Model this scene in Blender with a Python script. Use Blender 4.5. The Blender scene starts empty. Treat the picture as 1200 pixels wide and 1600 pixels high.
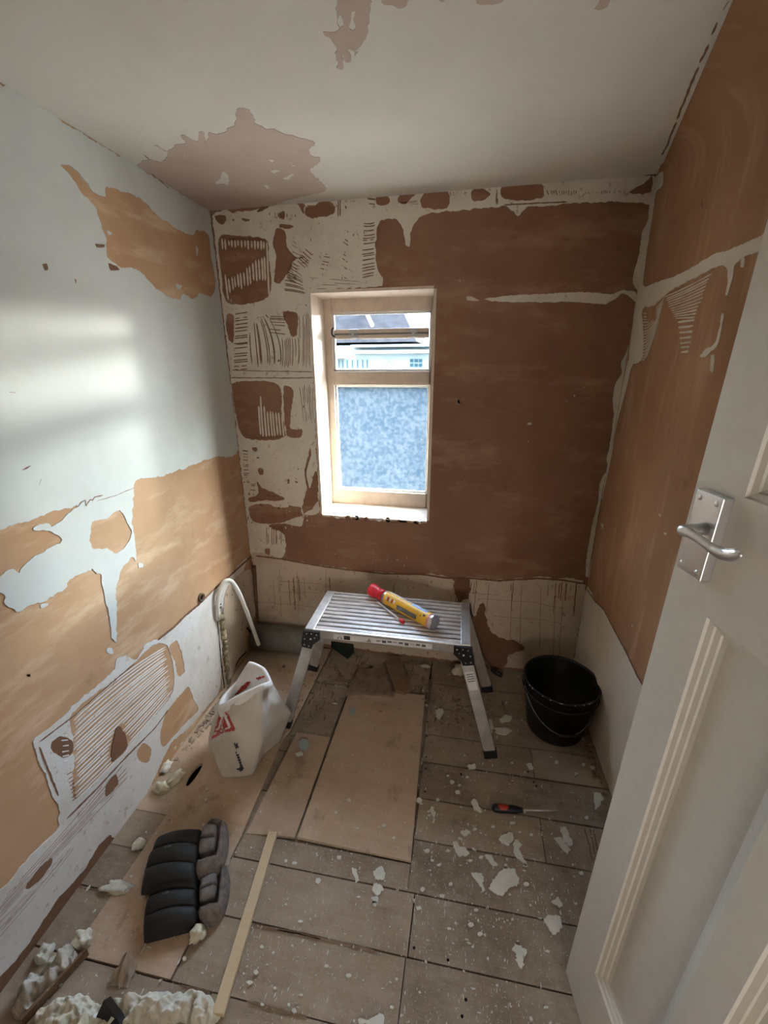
import bpy, bmesh, math, random
from mathutils import Vector, Matrix, noise
from mathutils.geometry import tessellate_polygon
random.seed(7)
SC = bpy.context.scene
COL = SC.collection
# ------------------------------------------------------------------ camera
FPX, PITCH, YAW, ROLL = 659.155, -0.3341, -0.20199, -0.00436
CAM = Vector((0, 0, 1.70))
cy, sy, cp, sp = math.cos(YAW), math.sin(YAW), math.cos(PITCH), math.sin(PITCH)
FWD = Vector((sy*cp, cy*cp, sp))
_r = Vector((cy, -sy, 0)); _u = _r.cross(FWD)
RGT = _r*math.cos(ROLL) + _u*math.sin(ROLL)
UPV = -_r*math.sin(ROLL) + _u*math.cos(ROLL)
cam = bpy.data.cameras.new('camera')
cam.sensor_fit = 'VERTICAL'; cam.sensor_height = 36.0; cam.lens = FPX/1600*36.0
cam.clip_start = 0.02; cam.clip_end = 300
co = bpy.data.objects.new('camera', cam); COL.objects.link(co)
co.matrix_world = Matrix((( RGT.x, UPV.x, -FWD.x, CAM.x), (RGT.y, UPV.y, -FWD.y, CAM.y),
                          (RGT.z, UPV.z, -FWD.z, CAM.z), (0, 0, 0, 1)))
SC.camera = co
# ------------------------------------------------------------------ world, light, exposure
SC.view_settings.view_transform = 'Standard'; SC.view_settings.look = 'None'
SC.view_settings.gamma = 1; SC.view_settings.use_curve_mapping = False
SC.view_settings.exposure = 1.8
wd = bpy.data.worlds.new('sky'); SC.world = wd; wd.use_nodes = True
nt = wd.node_tree; nt.nodes.clear()
wo = nt.nodes.new('ShaderNodeOutputWorld'); bg = nt.nodes.new('ShaderNodeBackground')
sk = nt.nodes.new('ShaderNodeTexSky'); sk.sky_type = 'NISHITA'
sk.sun_disc = False; sk.sun_elevation = math.radians(48); sk.sun_rotation = math.radians(70)
sk.air_density = 1.0; sk.dust_density = 4.0
bg.inputs['Strength'].default_value = 2.75
hs_ = nt.nodes.new('ShaderNodeHueSaturation'); hs_.inputs['Saturation'].default_value = .62
nt.links.new(sk.outputs[0], hs_.inputs['Color']); nt.links.new(hs_.outputs[0], bg.inputs[0]); nt.links.new(bg.outputs[0], wo.inputs[0])
def area(name, loc, aim, sx, sy_, power, color):
    l = bpy.data.lights.new(name, 'AREA'); l.shape = 'RECTANGLE'; l.size = sx; l.size_y = sy_
    l.energy = power; l.color = color
    o = bpy.data.objects.new(name, l); COL.objects.link(o); o.location = loc
    o.rotation_euler = (Vector(aim)-Vector(loc)).to_track_quat('-Z', 'Y').to_euler()
    return o
# low hazy sun outside the window, and a fill light added behind the open doorway to brighten the room
sl = bpy.data.lights.new('hazy_sun', 'SUN'); sl.energy = 1.1; sl.angle = math.radians(4.5); sl.color = (1.0, 0.96, 0.88)
so = bpy.data.objects.new('hazy_sun', sl); COL.objects.link(so)
so.rotation_euler = Vector((-0.56, -0.83, -0.075)).to_track_quat('-Z', 'Y').to_euler()
area('landing_fill', (0.58, -0.95, 1.0), (-0.30, 1.4, 2.1), 1.4, 0.7, 8.0, (1.0, 0.95, 0.88))

# ------------------------------------------------------------------ geometry of the room
D, H = 2.1493, 2.3969
def xl(y): return -1.27855 + 0.03048*(D-y)
def xr(y): return 0.65257 + 0.02524*(D-y)
def ray(px, py): return FWD + RGT*((px-600)/FPX) + UPV*((800-py)/FPX)
def hit(p, n, d):
    v = ray(*p); n = Vector(n); return CAM + v*((d-CAM.dot(n))/v.dot(n))
def on_floor(p, z=0.0): return hit(p, (0, 0, 1), z)
def on_back(p, y=D): return hit(p, (0, 1, 0), y)
def on_left(p, off=0.0): return hit(p, (1, .03048, 0), -1.27855+.03048*D+off)
def on_right(p, off=0.0): return hit(p, (1, .02524, 0), .65257+.02524*D-off)
def on_ceil(p): return hit(p, (0, 0, 1), H)
class Plane:
    def __init__(s, o, u, v, n, f): s.o, s.u, s.v, s.n, s.f = Vector(o), Vector(u).normalized(), Vector(v).normalized(), Vector(n).normalized(), f
    def to2(s, p):
        w = Vector(p[1:]) if p[0] == 'w' else s.f(p)
        d = w-s.o; return (d.dot(s.u), d.dot(s.v))
    def to3(s, q, h=0.0): return s.o + s.u*q[0] + s.v*q[1] + s.n*h
BACK = Plane((0, D, 0), (1, 0, 0), (0, 0, 1), (0, -1, 0), on_back)
LEFT = Plane((xl(0), 0, 0), (-.03048, 1, 0), (0, 0, 1), (1, .03048, 0), on_left)
RIGHT = Plane((xr(0), 0, 0), (-.02524, 1, 0), (0, 0, 1), (-1, -.02524, 0), on_right)
CEIL = Plane((0, 0, H), (1, 0, 0), (0, 1, 0), (0, 0, -1), on_ceil)
FLOOR = Plane((0, 0, 0), (1, 0, 0), (0, 1, 0), (0, 0, 1), on_floor)
def crop(ox, oy, s): return lambda *pts: [(ox+pts[i]/s, oy+pts[i+1]/s) for i in range(0, len(pts), 2)]
c1, c2, c3 = crop(0, 100, 3), crop(0, 600, 3), crop(0, 1000, 2.667)
c4, c5, c6, c7 = crop(320, 260, 3), crop(340, 560, 3.158), crop(660, 260, 3), crop(660, 600, 3)
c8, cL, cc, ct = crop(860, 0, 2.667), crop(0, 1180, 3.81), crop(200, 150, 3.53), crop(480, 0, 2.5)
cb, cf, cg, ch = crop(420, 880, 3), crop(620, 1080, 3.53), crop(600, 1280, 3.333), crop(280, 1280, 3.333)
px = crop(0, 0, 1)

# ------------------------------------------------------------------ materials
def lin(c):
    return tuple(((x/255)/12.92 if x/255 <= .04045 else ((x/255+.055)/1.055)**2.4) for x in c)
class NT:
    def __init__(s, name):
        s.m = bpy.data.materials.new(name); s.m.use_nodes = True; s.t = s.m.node_tree; s.t.nodes.clear()
        s.out = s.n('ShaderNodeOutputMaterial'); s.pos = s.n('ShaderNodeNewGeometry').outputs['Position']
    def n(s, t): return s.t.nodes.new(t)
    def l(s, a, b): s.t.links.new(a, b)
    def noise(s, scale, detail=4, rough=.55, vec=None, stretch=None, rot=None):
        v = vec or s.pos
        if stretch:
            mp = s.n('ShaderNodeMapping'); mp.inputs['Scale'].default_value = stretch
            if rot: mp.inputs['Rotation'].default_value = rot
            s.l(v, mp.inputs[0]); v = mp.outputs[0]
        k = s.n('ShaderNodeTexNoise'); k.inputs['Scale'].default_value = scale
        k.inputs['Detail'].default_value = detail; k.inputs['Roughness'].default_value = rough
        s.l(v, k.inputs['Vector']); return k.outputs['Fac']
    def ramp(s, f, a, b, ca=(0, 0, 0), cb_=(1, 1, 1)):
        r = s.n('ShaderNodeValToRGB'); e = r.color_ramp.elements
        e[0].position, e[1].position = a, b; e[0].color, e[1].color = (*ca, 1), (*cb_, 1)
        s.l(f, r.inputs[0]); return r.outputs[0]
    def mix(s, f, a, b, mode='MIX'):
        k = s.n('ShaderNodeMixRGB'); k.blend_type = mode
        for i, v in ((0, f), (1, a), (2, b)):
            if hasattr(v, 'links'): s.l(v, k.inputs[i])
            else: k.inputs[i].default_value = v if i == 0 else (*v, 1)
        return k.outputs[0]
    def bsdf(s, col, rough=.8, metal=0.0, spec=.3, bump=None, bs=.3, bd=.002):
        b = s.n('ShaderNodeBsdfPrincipled')
        if hasattr(col, 'links'): s.l(col, b.inputs['Base Color'])
        else: b.inputs['Base Color'].default_value = (*col, 1)
        if hasattr(rough, 'links'): s.l(rough, b.inputs['Roughness'])
        else: b.inputs['Roughness'].default_value = rough
        b.inputs['Metallic'].default_value = metal; b.inputs['Specular IOR Level'].default_value = spec
        if bump is not None:
            k = s.n('ShaderNodeBump'); k.inputs['Strength'].default_value = bs; k.inputs['Distance'].default_value = bd
            s.l(bump, k.inputs['Height']); s.l(k.outputs[0], b.inputs['Normal'])
        s.l(b.outputs[0], s.out.inputs[0]); s.b = b; return s.m
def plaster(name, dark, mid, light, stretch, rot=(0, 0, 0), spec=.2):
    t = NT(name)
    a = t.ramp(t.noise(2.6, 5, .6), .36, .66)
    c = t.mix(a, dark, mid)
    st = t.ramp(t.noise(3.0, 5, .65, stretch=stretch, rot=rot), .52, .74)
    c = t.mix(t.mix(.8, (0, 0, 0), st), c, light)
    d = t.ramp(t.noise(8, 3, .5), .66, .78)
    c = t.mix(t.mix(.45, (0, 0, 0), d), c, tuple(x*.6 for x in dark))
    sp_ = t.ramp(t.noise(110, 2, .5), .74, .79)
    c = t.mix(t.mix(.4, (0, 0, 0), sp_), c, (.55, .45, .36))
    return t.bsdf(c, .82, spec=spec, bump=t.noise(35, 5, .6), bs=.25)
M = {}
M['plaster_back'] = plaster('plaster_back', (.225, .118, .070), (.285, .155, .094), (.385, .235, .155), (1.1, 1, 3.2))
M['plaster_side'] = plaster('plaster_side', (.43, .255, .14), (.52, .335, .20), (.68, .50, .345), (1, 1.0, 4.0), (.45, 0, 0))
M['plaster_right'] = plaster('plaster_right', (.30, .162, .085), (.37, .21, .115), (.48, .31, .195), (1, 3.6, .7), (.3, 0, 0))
def white(name, base, dirt, damt=.5, bs=.2, rough=.75, brown=None):
    t = NT(name)
    c = t.mix(t.mix(damt, (0, 0, 0), t.ramp(t.noise(5, 5, .65), .45, .75)), base, dirt)
    if brown:
        w = t.ramp(t.noise(28, 5, .7), .60, .67)
        c = t.mix(t.mix(.75, (0, 0, 0), w), c, brown)
    return t.bsdf(c, rough, spec=.25, bump=t.noise(60, 4, .6), bs=bs)
M['paint_left'] = white('paint_left', (.60, .615, .585), (.52, .53, .50), .6, .12, .6)
M['adhesive'] = white('adhesive', (.66, .605, .52), (.52, .45, .36), .8, .45, brown=(.36, .24, .165))
M['adhesive_left'] = white('adhesive_left', (.66, .64, .61), (.50, .465, .42), .8, .4, brown=(.42, .31, .235))
M['ceiling_white'] = white('ceiling_white', (.60, .57, .51), (.54, .50, .44), .5, .1)
M['ceiling_pink'] = white('ceiling_pink', (.45, .35, .295), (.385, .29, .24), .6, .15)
M['dado_board'] = white('dado_board', (.55, .455, .355), (.38, .275, .195), .8, .4, brown=(.17, .085, .05))
M['dado_right'] = white('dado_right', (.62, .56, .475), (.50, .43, .345), .7, .2)
M['groove'] = plaster('groove', (.17, .085, .05), (.22, .12, .07), (.26, .14, .09), (1, 1, 1))
def simple(name, col, rough=.6, metal=0., spec=.4, nb=0.0, ns=40, var=0.0):
    t = NT(name); c = col; b = None
    if var: c = t.mix(t.ramp(t.noise(ns*.5, 4, .6), .4, .65), col, tuple(x*(1-var) for x in col))
    if nb: b = t.noise(ns, 4, .6)
    return t.bsdf(c, rough, metal, spec, b, nb)
M['black'] = simple('black_plastic', (.012, .012, .013), .45, nb=.1)
M['bucket'] = simple('bucket_plastic', (.009, .0095, .011), .38, nb=.05, ns=12)
M['rubber'] = simple('rubber', (.016, .017, .018), .62, nb=.25, ns=60)
M['fabric_grey'] = simple('fabric_grey', (.20, .172, .155), .95, nb=.7, ns=90, var=.45)
M['alu'] = simple('aluminium', (.58, .56, .53), .42, .75, nb=.08, var=.25, ns=30)
def dusty_alu():
    t = NT('dusty_aluminium')
    d = t.ramp(t.noise(9, 6, .75, stretch=(.5, 3, 1)), .42, .60)
    c = t.mix(d, (.52, .49, .47), (.80, .75, .72)); p = t.ramp(t.noise(22, 5, .7, stretch=(.3, 2, 1)), .60, .66)
    c = t.mix(t.mix(.6, (0, 0, 0), p), c, (.42, .27, .23))
    m = t.bsdf(c, .38, .35, .5, t.noise(80, 3, .6), .1); return m
M['slat'] = dusty_alu()
M['steel'] = simple('steel', (.62, .61, .6), .3, 1.0)
M['chrome'] = simple('satin_chrome', (.60, .60, .60), .34, .9)
M['white_plastic'] = simple('white_plastic', (.74, .73, .68), .35)
M['grey_pvc'] = simple('grey_pvc', (.20, .19, .17), .5, var=.3)
M['copper'] = simple('painted_copper', (.23, .105, .045), .55, .2, var=.4)
M['red'] = simple('red_plastic', (.62, .02, .035), .4)
M['yellow'] = simple('label_yellow', (.78, .42, .025), .45, var=.15)
M['label_white'] = simple('label_white', (.72, .71, .69), .5, var=.15)
M['label_blue'] = simple('label_blue', (.42, .58, .74), .45, var=.2)
M['label_grey'] = simple('label_grey', (.10, .11, .12), .5)
M['ink'] = simple('ink', (.03, .03, .03), .7)
M['dkred'] = simple('ink_red', (.45, .045, .03), .55, var=.3)
M['sack'] = simple('sack_paper', (.60, .555, .49), .55, nb=.5, ns=18, var=.12)
M['sack_in'] = simple('sack_lining', (.76, .74, .71), .45, nb=.5, ns=25, var=.1)
M['foam'] = simple('foam', (.66, .61, .46), .9, nb=.8, ns=60, var=.22)
M['foam_white'] = simple('foam_white', (.68, .66, .56), .9, nb=.8, ns=60, var=.15)
M['foam_old'] = simple('foam_old', (.40, .345, .225), .95, nb=.9, ns=50, var=.4)
M['wool'] = simple('wool', (.52, .50, .43), 1.0, nb=1., ns=80, var=.3)
M['chip'] = simple('paint_chip', (.62, .61, .535), .7, nb=.3, var=.12)
M['chip_blue'] = simple('chip_blue', (.33, .42, .43), .7)
M['crumb'] = simple('crumb', (.58, .52, .42), .9, var=.3, ns=6)
M['rubble'] = simple('rubble', (.25, .165, .11), .95, nb=.8, ns=50, var=.4)
M['card'] = simple('torn_card', (.36, .28, .215), .9, nb=.4, var=.3)
M['green_dark'] = simple('dark_green_plastic', (.012, .028, .022), .5)
M['void'] = simple('void', (.012, .010, .009), 1.0, spec=0)
M['door_paint'] = simple('door_paint', (.585, .555, .49), .42, spec=.45, nb=.06, ns=90, var=.05)
M['frame_paint'] = simple('frame_paint', (.66, .545, .435), .5, nb=.15, ns=40, var=.12)
def wood(name, a, b, dust, scale=1.0, randv=.25, damt=.55):
    t = NT(name)
    oi = t.n('ShaderNodeObjectInfo')
    vm = t.n('ShaderNodeVectorMath'); vm.operation = 'ADD'
    t.l(t.pos, vm.inputs[0])
    mu = t.n('ShaderNodeVectorMath'); mu.operation = 'SCALE'; mu.inputs[0].default_value = (7, 3, 0)
    t.l(oi.outputs['Random'], mu.inputs['Scale']); t.l(mu.outputs[0], vm.inputs[1])
    g = t.ramp(t.noise(9*scale, 6, .7, vec=vm.outputs[0], stretch=(.35, 3.2, 1)), .32, .7)
    c = t.mix(g, a, b)
    r = t.ramp(oi.outputs['Random'], 0, 1, (1-randv,)*3, (1+randv*.4,)*3)
    c = t.mix(1.0, c, r, 'MULTIPLY')
    d = t.ramp(t.noise(4.2, 7, .75), .42, .66)
    c = t.mix(t.mix(damt, (0, 0, 0), d), c, dust)
    s2 = t.ramp(t.noise(6.5, 6, .7), .57, .70)
    c = t.mix(t.mix(.6, (0, 0, 0), s2), c, tuple(x*.5 for x in a))
    sp_ = t.ramp(t.noise(120, 4, .7), .61, .66)
    c = t.mix(t.mix(.6, (0, 0, 0), sp_), c, (.50, .44, .36))
    return t.bsdf(c, .88, spec=.15, bump=t.noise(45, 5, .7, stretch=(.4, 2, 1)), bs=.35)
M['board'] = wood('floorboard', (.245, .185, .132), (.335, .262, .195), (.46, .385, .305))
M['ply'] = wood('floor_sheet', (.43, .315, .225), (.50, .375, .275), (.57, .46, .36), .6, .12, .5)
M['hardboard'] = wood('hardboard', (.42, .30, .205), (.50, .375, .27), (.57, .465, .365), .6, .1, .6)
M['batten'] = wood('new_timber', (.56, .43, .27), (.62, .50, .33), (.60, .50, .36), 1.0, .05, .3)
M['oldwood'] = wood('old_timber', (.17, .10, .06), (.22, .14, .085), (.28, .20, .14), 1., .2, .4)
def glass(name):
    t = NT(name); tr = t.n('ShaderNodeBsdfTransparent'); gl = t.n('ShaderNodeBsdfGlossy'); gl.inputs['Roughness'].default_value = .03
    tr.inputs[0].default_value = (.94, .97, .98, 1)
    mx = t.n('ShaderNodeMixShader'); fr = t.n('ShaderNodeFresnel'); fr.inputs[0].default_value = 1.35
    t.l(fr.outputs[0], mx.inputs[0]); t.l(tr.outputs[0], mx.inputs[1]); t.l(gl.outputs[0], mx.inputs[2]); t.l(mx.outputs[0], t.out.inputs[0]); return t.m
def frosted(name):
    t = NT(name)
    n1 = t.noise(46, 4, .65); n2 = t.noise(9, 3, .6)
    pat = t.mix(.25, t.ramp(n1, .42, .58), t.ramp(n2, .35, .65))
    tl = t.n('ShaderNodeBsdfTranslucent'); tr = t.n('ShaderNodeBsdfTransparent'); gl = t.n('ShaderNodeBsdfGlossy')
    t.l(t.mix(pat, (.02, .032, .042), (.055, .075, .09)), tl.inputs[0])
    t.l(t.mix(pat, (.40, .56, .66), (.93, .99, 1.0)), tr.inputs[0])
    k = t.n('ShaderNodeBump'); k.inputs['Strength'].default_value = .8; k.inputs['Distance'].default_value = .01
    t.l(n1, k.inputs['Height']); t.l(k.outputs[0], tl.inputs['Normal']); t.l(k.outputs[0], gl.inputs['Normal'])
    gl.inputs['Roughness'].default_value = .2
    m1 = t.n('ShaderNodeMixShader'); m1.inputs[0].default_value = .88
    t.l(tl.outputs[0], m1.inputs[1]); t.l(tr.outputs[0], m1.inputs[2])
    m2 = t.n('ShaderNodeMixShader'); m2.inputs[0].default_value = .03
    t.l(m1.outputs[0], m2.inputs[1]); t.l(gl.outputs[0], m2.inputs[2]); t.l(m2.outputs[0], t.out.inputs[0]); return t.m
M['glass'] = glass('clear_glass'); M['frosted'] = frosted('frosted_glass')

# ------------------------------------------------------------------ object helpers
def link(name, bm, mat, parent=None, smooth=False, kind=None):
    me = bpy.data.meshes.new(name)
    bmesh.ops.recalc_face_normals(bm, faces=bm.faces[:])
    bm.to_mesh(me); bm.free()
    if smooth:
        for p in me.polygons: p.use_smooth = True
    for m_ in (mat if isinstance(mat, (list, tuple)) else [mat]): me.materials.append(m_)
    o = bpy.data.objects.new(name, me); COL.objects.link(o)
    if parent:
        o.parent = parent; o.matrix_parent_inverse = parent.matrix_basis.inverted()
    if kind: o['kind'] = kind
    return o
def tag(o, label, cat, group=None):
    o['label'] = label; o['category'] = cat
    if group: o['group'] = group
    return o
def thing(name, label, cat, loc=(0, 0, 0), group=None):
    o = bpy.data.objects.new(name, None); COL.objects.link(o); o.location = loc
    o.empty_display_size = .05; tag(o, label, cat, group)
    bpy.context.view_layer.update(); return o
def structure(name, loc=(0, 0, 0)):
    o = bpy.data.objects.new(name, None); COL.objects.link(o); o.location = loc; o['kind'] = 'structure'; return o
def B(): return bmesh.new()
def hexa(bm, v8):
    vs = [bm.verts.new(v) for v in v8]
    for f in ((0, 3, 2, 1), (4, 5, 6, 7), (0, 1, 5, 4), (1, 2, 6, 5), (2, 3, 7, 6), (3, 0, 4, 7)): bm.faces.new([vs[i] for i in f])
    return vs
def box(bm, x0, x1, y0, y1, z0, z1, mat=None, bevel=0.0):
    vs = [Vector(v) for v in ((x0, y0, z0), (x1, y0, z0), (x1, y1, z0), (x0, y1, z0), (x0, y0, z1), (x1, y0, z1), (x1, y1, z1), (x0, y1, z1))]
    if mat: vs = [mat @ v for v in vs]
    h = hexa(bm, vs)
    if bevel:
        es = list({e for v in h for e in v.link_edges})
        bmesh.ops.bevel(bm, geom=es, offset=bevel, segments=2, profile=.5, affect='EDGES')
def prism(bm, loop, z0, z1):
    """loop: list of (x, y) -> slab between z0 and z1"""
    n = len(loop)
    a = [bm.verts.new((p[0], p[1], z0)) for p in loop]; b = [bm.verts.new((p[0], p[1], z1)) for p in loop]
    for t in tessellate_polygon([[Vector((p[0], p[1], 0)) for p in loop]]):
        try:
            bm.faces.new([b[i] for i in t]); bm.faces.new([a[i] for i in reversed(t)])
        except ValueError: pass
    for i in range(n): bm.faces.new((a[i], a[(i+1) % n], b[(i+1) % n], b[i]))
def tube(bm, pts, rad, seg=12, caps=True):
    pts = [Vector(p) for p in pts]; rings = []
    up = Vector((0, 0, 1)); t0 = (pts[1]-pts[0]).normalized()
    if abs(t0.dot(up)) > .95: up = Vector((0, 1, 0))
    nrm = t0.cross(up).normalized()
    for i, p in enumerate(pts):
        t = (pts[min(i+1, len(pts)-1)]-pts[max(i-1, 0)]).normalized()
        nrm = (nrm - t*nrm.dot(t)).normalized(); bn = t.cross(nrm)
        r = rad[i] if isinstance(rad, (list, tuple)) else rad
        rings.append([bm.verts.new(p + nrm*(math.cos(k*2*math.pi/seg)*r) + bn*(math.sin(k*2*math.pi/seg)*r)) for k in range(seg)])
    for a, b in zip(rings, rings[1:]):
        for k in range(seg): bm.faces.new((a[k], a[(k+1) % seg], b[(k+1) % seg], b[k]))
    if caps: bm.faces.new(rings[0]); bm.faces.new(rings[-1])
    return rings
def smooth_path(pts, n=8):
    pts = [Vector(p) for p in pts]; out = []
    for i in range(len(pts)-1):
        p0, p1, p2, p3 = pts[max(i-1, 0)], pts[i], pts[i+1], pts[min(i+2, len(pts)-1)]
        for k in range(n):
            t = k/n
            out.append(.5*((2*p1)+(p2-p0)*t+(2*p0-5*p1+4*p2-p3)*t*t+(3*p1-p0-3*p2+p3)*t**3))
    out.append(pts[-1]); return out
def lathe(bm, prof, seg=32, mat=None):
    rings = []
    for r, z in prof:
        ring = []
        for k in range(seg):
            a = 2*math.pi*k/seg; v = Vector((r*math.cos(a), r*math.sin(a), z))
            ring.append(bm.verts.new(mat @ v if mat else v))
        rings.append(ring)
    for a, b in zip(rings, rings[1:]):
        for k in range(seg): bm.faces.new((a[k], a[(k+1) % seg], b[(k+1) % seg], b[k]))
    return rings
def lump(bm, c, r, seed, sub=3, amp=.5, freq=1.6, flat=True):
    """knobbly lump about c with radii r; nothing dips below c.z - r.z"""
    g = bmesh.ops.create_icosphere(bm, subdivisions=sub, radius=1)
    for v in g['verts']:
        d = v.co.normalized()
        k = 1 + amp*noise.fractal(d*freq + Vector((seed*3.1, seed*1.7, seed)), 1, 2, 4) + (.10*noise.noise(d*7+Vector((seed, 0, 0))) if sub > 2 else 0)
        v.co = Vector((d.x*r[0]*k, d.y*r[1]*k, d.z*r[2]*k))
        if flat and v.co.z < -r[2]*.55: v.co.z = -r[2]*.55
        v.co += Vector(c) + (Vector((0, 0, r[2]*.55-r[2])) if False else Vector((0, 0, 0)))
# rough-edged thin layers lying on a plane
def rough(loop, amp, step, seed):
    out = []; n = len(loop)
    for i in range(n):
        a, b = Vector(loop[i]), Vector(loop[(i+1) % n]); L = (b-a).length
        k = max(1, int(L/(step*.7))); t = (b-a)/max(L, 1e-6); nn = Vector((-t.y, t.x))
        for j in range(k):
            p = a + (b-a)*(j/k)
            q = Vector((p.x*38+seed, p.y*38, seed*2.3)); q2 = Vector((p.x*120, p.y*120+seed, seed))
            q3 = q2*2.3; out.append(p + nn*(1.25*amp*(noise.noise(q)*1.0 + .6*noise.noise(q2) + .45*noise.noise(q3))) + t*(amp*.5*noise.noise(q2*1.3)))
    return out
_seed = [1]
def curvy(loop):
    n = len(loop); out = []
    for i in range(n):
        p0, p1, p2, p3 = (Vector(loop[(i+k) % n]) for k in (-1, 0, 1, 2))
        L = (p2-p1).length
        if L > .35: out.append(p1); continue
        k = max(1, min(6, int(L/.008)))
        for j in range(k):
            t = j/k; c = .5*((2*p1)+(p2-p0)*t+(2*p0-5*p1+4*p2-p3)*t*t+(3*p1-p0-3*p2+p3)*t**3)
            q = p1.lerp(p2, t); d = c-q; m = L*.14
            out.append(q + (d if d.length < m else d.normalized()*m))
    return out
def layer(name, plane, loops, mat, parent, h=.0015, base=0.0, amp=.006, step=.011, kind=None):
    _seed[0] += 1
    L2 = [rough(curvy([Vector(plane.to2(p)) for p in lp]), amp if i == 0 else amp*.8, step, _seed[0]*1.7+i) for i, lp in enumerate(loops)]
    bm = B(); vt, vb = [], []
    for lp in L2:
        for q in lp: vt.append(bm.verts.new(plane.to3(q, base+h)))
    for lp in L2:
        for q in lp: vb.append(bm.verts.new(plane.to3(q, base-.0004)))
    for t in tessellate_polygon([[Vector((q.x, q.y, 0)) for q in lp] for lp in L2]):
        try: bm.faces.new([vt[i] for i in t])
        except ValueError: pass
    o = 0
    for lp in L2:
        n = len(lp)
        for i in range(n):
            try: bm.faces.new((vt[o+i], vt[o+(i+1) % n], vb[o+(i+1) % n], vb[o+i]))
            except ValueError: pass
        o += n
    return link(name, bm, mat, parent, kind=kind)
def inpoly(p, poly):
    x, y = p; c = False; j = len(poly)-1
    for i in range(len(poly)):
        xi, yi = poly[i]; xj, yj = poly[j]
        if (yi > y) != (yj > y) and x < (xj-xi)*(y-yi)/(yj-yi)+xi: c = not c
        j = i
    return c
def along(pl, t):
    L = [math.dist(a, b) for a, b in zip(pl, pl[1:])]; s = t*sum(L)
    for a, b, l in zip(pl, pl[1:], L):
        if s <= l: return (a[0]+(b[0]-a[0])*s/max(l, 1e-6), a[1]+(b[1]-a[1])*s/max(l, 1e-6))
        s -= l
    return pl[-1]
def combed(name, plane, A, Mid, Bq, n, mat, parent, cuts=(), width=.5, h=.002, base=.0, jit=.15, gaps=.0, m=22, ends=.06):
    """n ridges drawn by a notched trowel: from guide A, through guide Mid, to guide B (guides are pixel polylines)"""
    bm = B(); rnd = random.Random(len(A)*7+n*13+int(A[0][0]))
    for i in range(n):
        t = (i+.5)/n; tj = min(1, max(0, t + rnd.uniform(-jit, jit)/n))
        a, b = along(A, tj), along(Bq, tj)
        c = along(Mid, tj) if Mid else ((a[0]+b[0])/2, (a[1]+b[1])/2)
        t2 = min(1, t+.5/n); t1 = max(0, t-.5/n)
        s0, s1 = rnd.uniform(0, ends), 1-rnd.uniform(0, ends); run = []
        runs = []; skip = 0
        for k in range(m+1):
            s = s0+(s1-s0)*k/m
            def q(u, A=A, Bq=Bq):
                a, b = along(A, u), along(Bq, u); c = along(Mid, u) if Mid else ((a[0]+b[0])/2, (a[1]+b[1])/2)
                w0, w1, w2 = (1-s)*(1-2*s), 4*s*(1-s), s*(2*s-1)
                return (w0*a[0]+w1*c[0]+w2*b[0], w0*a[1]+w1*c[1]+w2*b[1])
            p = q(tj); pu, pv = q(t1), q(t2)
            if skip <= 0 and rnd.random() < gaps: skip = rnd.randint(1, 3)
            skip -= 1
            if any(inpoly(p, cu) for cu in cuts) or skip > 0:
                if len(run) > 1: runs.append(run)
                run = []
            else: run.append((p, pu, pv))
        if len(run) > 1: runs.append(run)
        for run in runs:
            prev = None
            for k, (p, pu, pv) in enumerate(run):
                p2, u2, v2 = (Vector(plane.to2(x)) for x in (p, pu, pv))
                w = (v2-u2)*(.5*width*(1+.35*noise.noise(Vector((p[0]*.11, p[1]*.11, i*3.3)))))
                if k in (0, len(run)-1): w = w*.35
                cur = [bm.verts.new(plane.to3(p2-w, base-.0003)), bm.verts.new(plane.to3(p2-w*.4, base+h)), bm.verts.new(plane.to3(p2+w*.4, base+h)), bm.verts.new(plane.to3(p2+w, base-.0003))]
                if prev:
                    for z in range(3): bm.faces.new((prev[z], prev[z+1], cur[z+1], cur[z]))
                prev = cur
    return link(name, bm, mat, parent, kind='stuff')

# ================================================================== SHELL
GX0, GX1, GZ0, GZ1 = -0.797, -0.203, 0.905, 2.030          # window opening
wall_back = None
bm = B()
xa, xb = xl(D)-.25, xr(D)+.25
for (x0, x1, z0, z1) in ((xa, GX0, -.2, H+.1), (GX1, xb, -.2, H+.1), (GX0, GX1, -.2, GZ0), (GX0, GX1, GZ1, H+.1)): box(bm, x0, x1, D, D+.25, z0, z1)
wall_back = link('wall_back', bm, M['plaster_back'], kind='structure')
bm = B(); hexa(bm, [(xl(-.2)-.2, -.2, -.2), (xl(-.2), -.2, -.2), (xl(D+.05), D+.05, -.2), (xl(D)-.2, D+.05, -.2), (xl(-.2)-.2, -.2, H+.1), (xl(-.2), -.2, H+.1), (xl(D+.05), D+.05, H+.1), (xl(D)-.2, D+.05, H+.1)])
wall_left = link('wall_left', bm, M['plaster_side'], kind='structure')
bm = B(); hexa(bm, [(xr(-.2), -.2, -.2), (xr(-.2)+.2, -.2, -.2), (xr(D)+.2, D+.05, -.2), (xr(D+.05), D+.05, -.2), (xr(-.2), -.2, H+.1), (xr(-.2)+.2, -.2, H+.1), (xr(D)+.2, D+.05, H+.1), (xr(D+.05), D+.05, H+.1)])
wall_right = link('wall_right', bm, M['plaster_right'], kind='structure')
bm = B(); box(bm, -1.6, 1.5, -1.5, D+.25, H, H+.15); ceiling = link('ceiling', bm, M['ceiling_white'], kind='structure')
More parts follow.
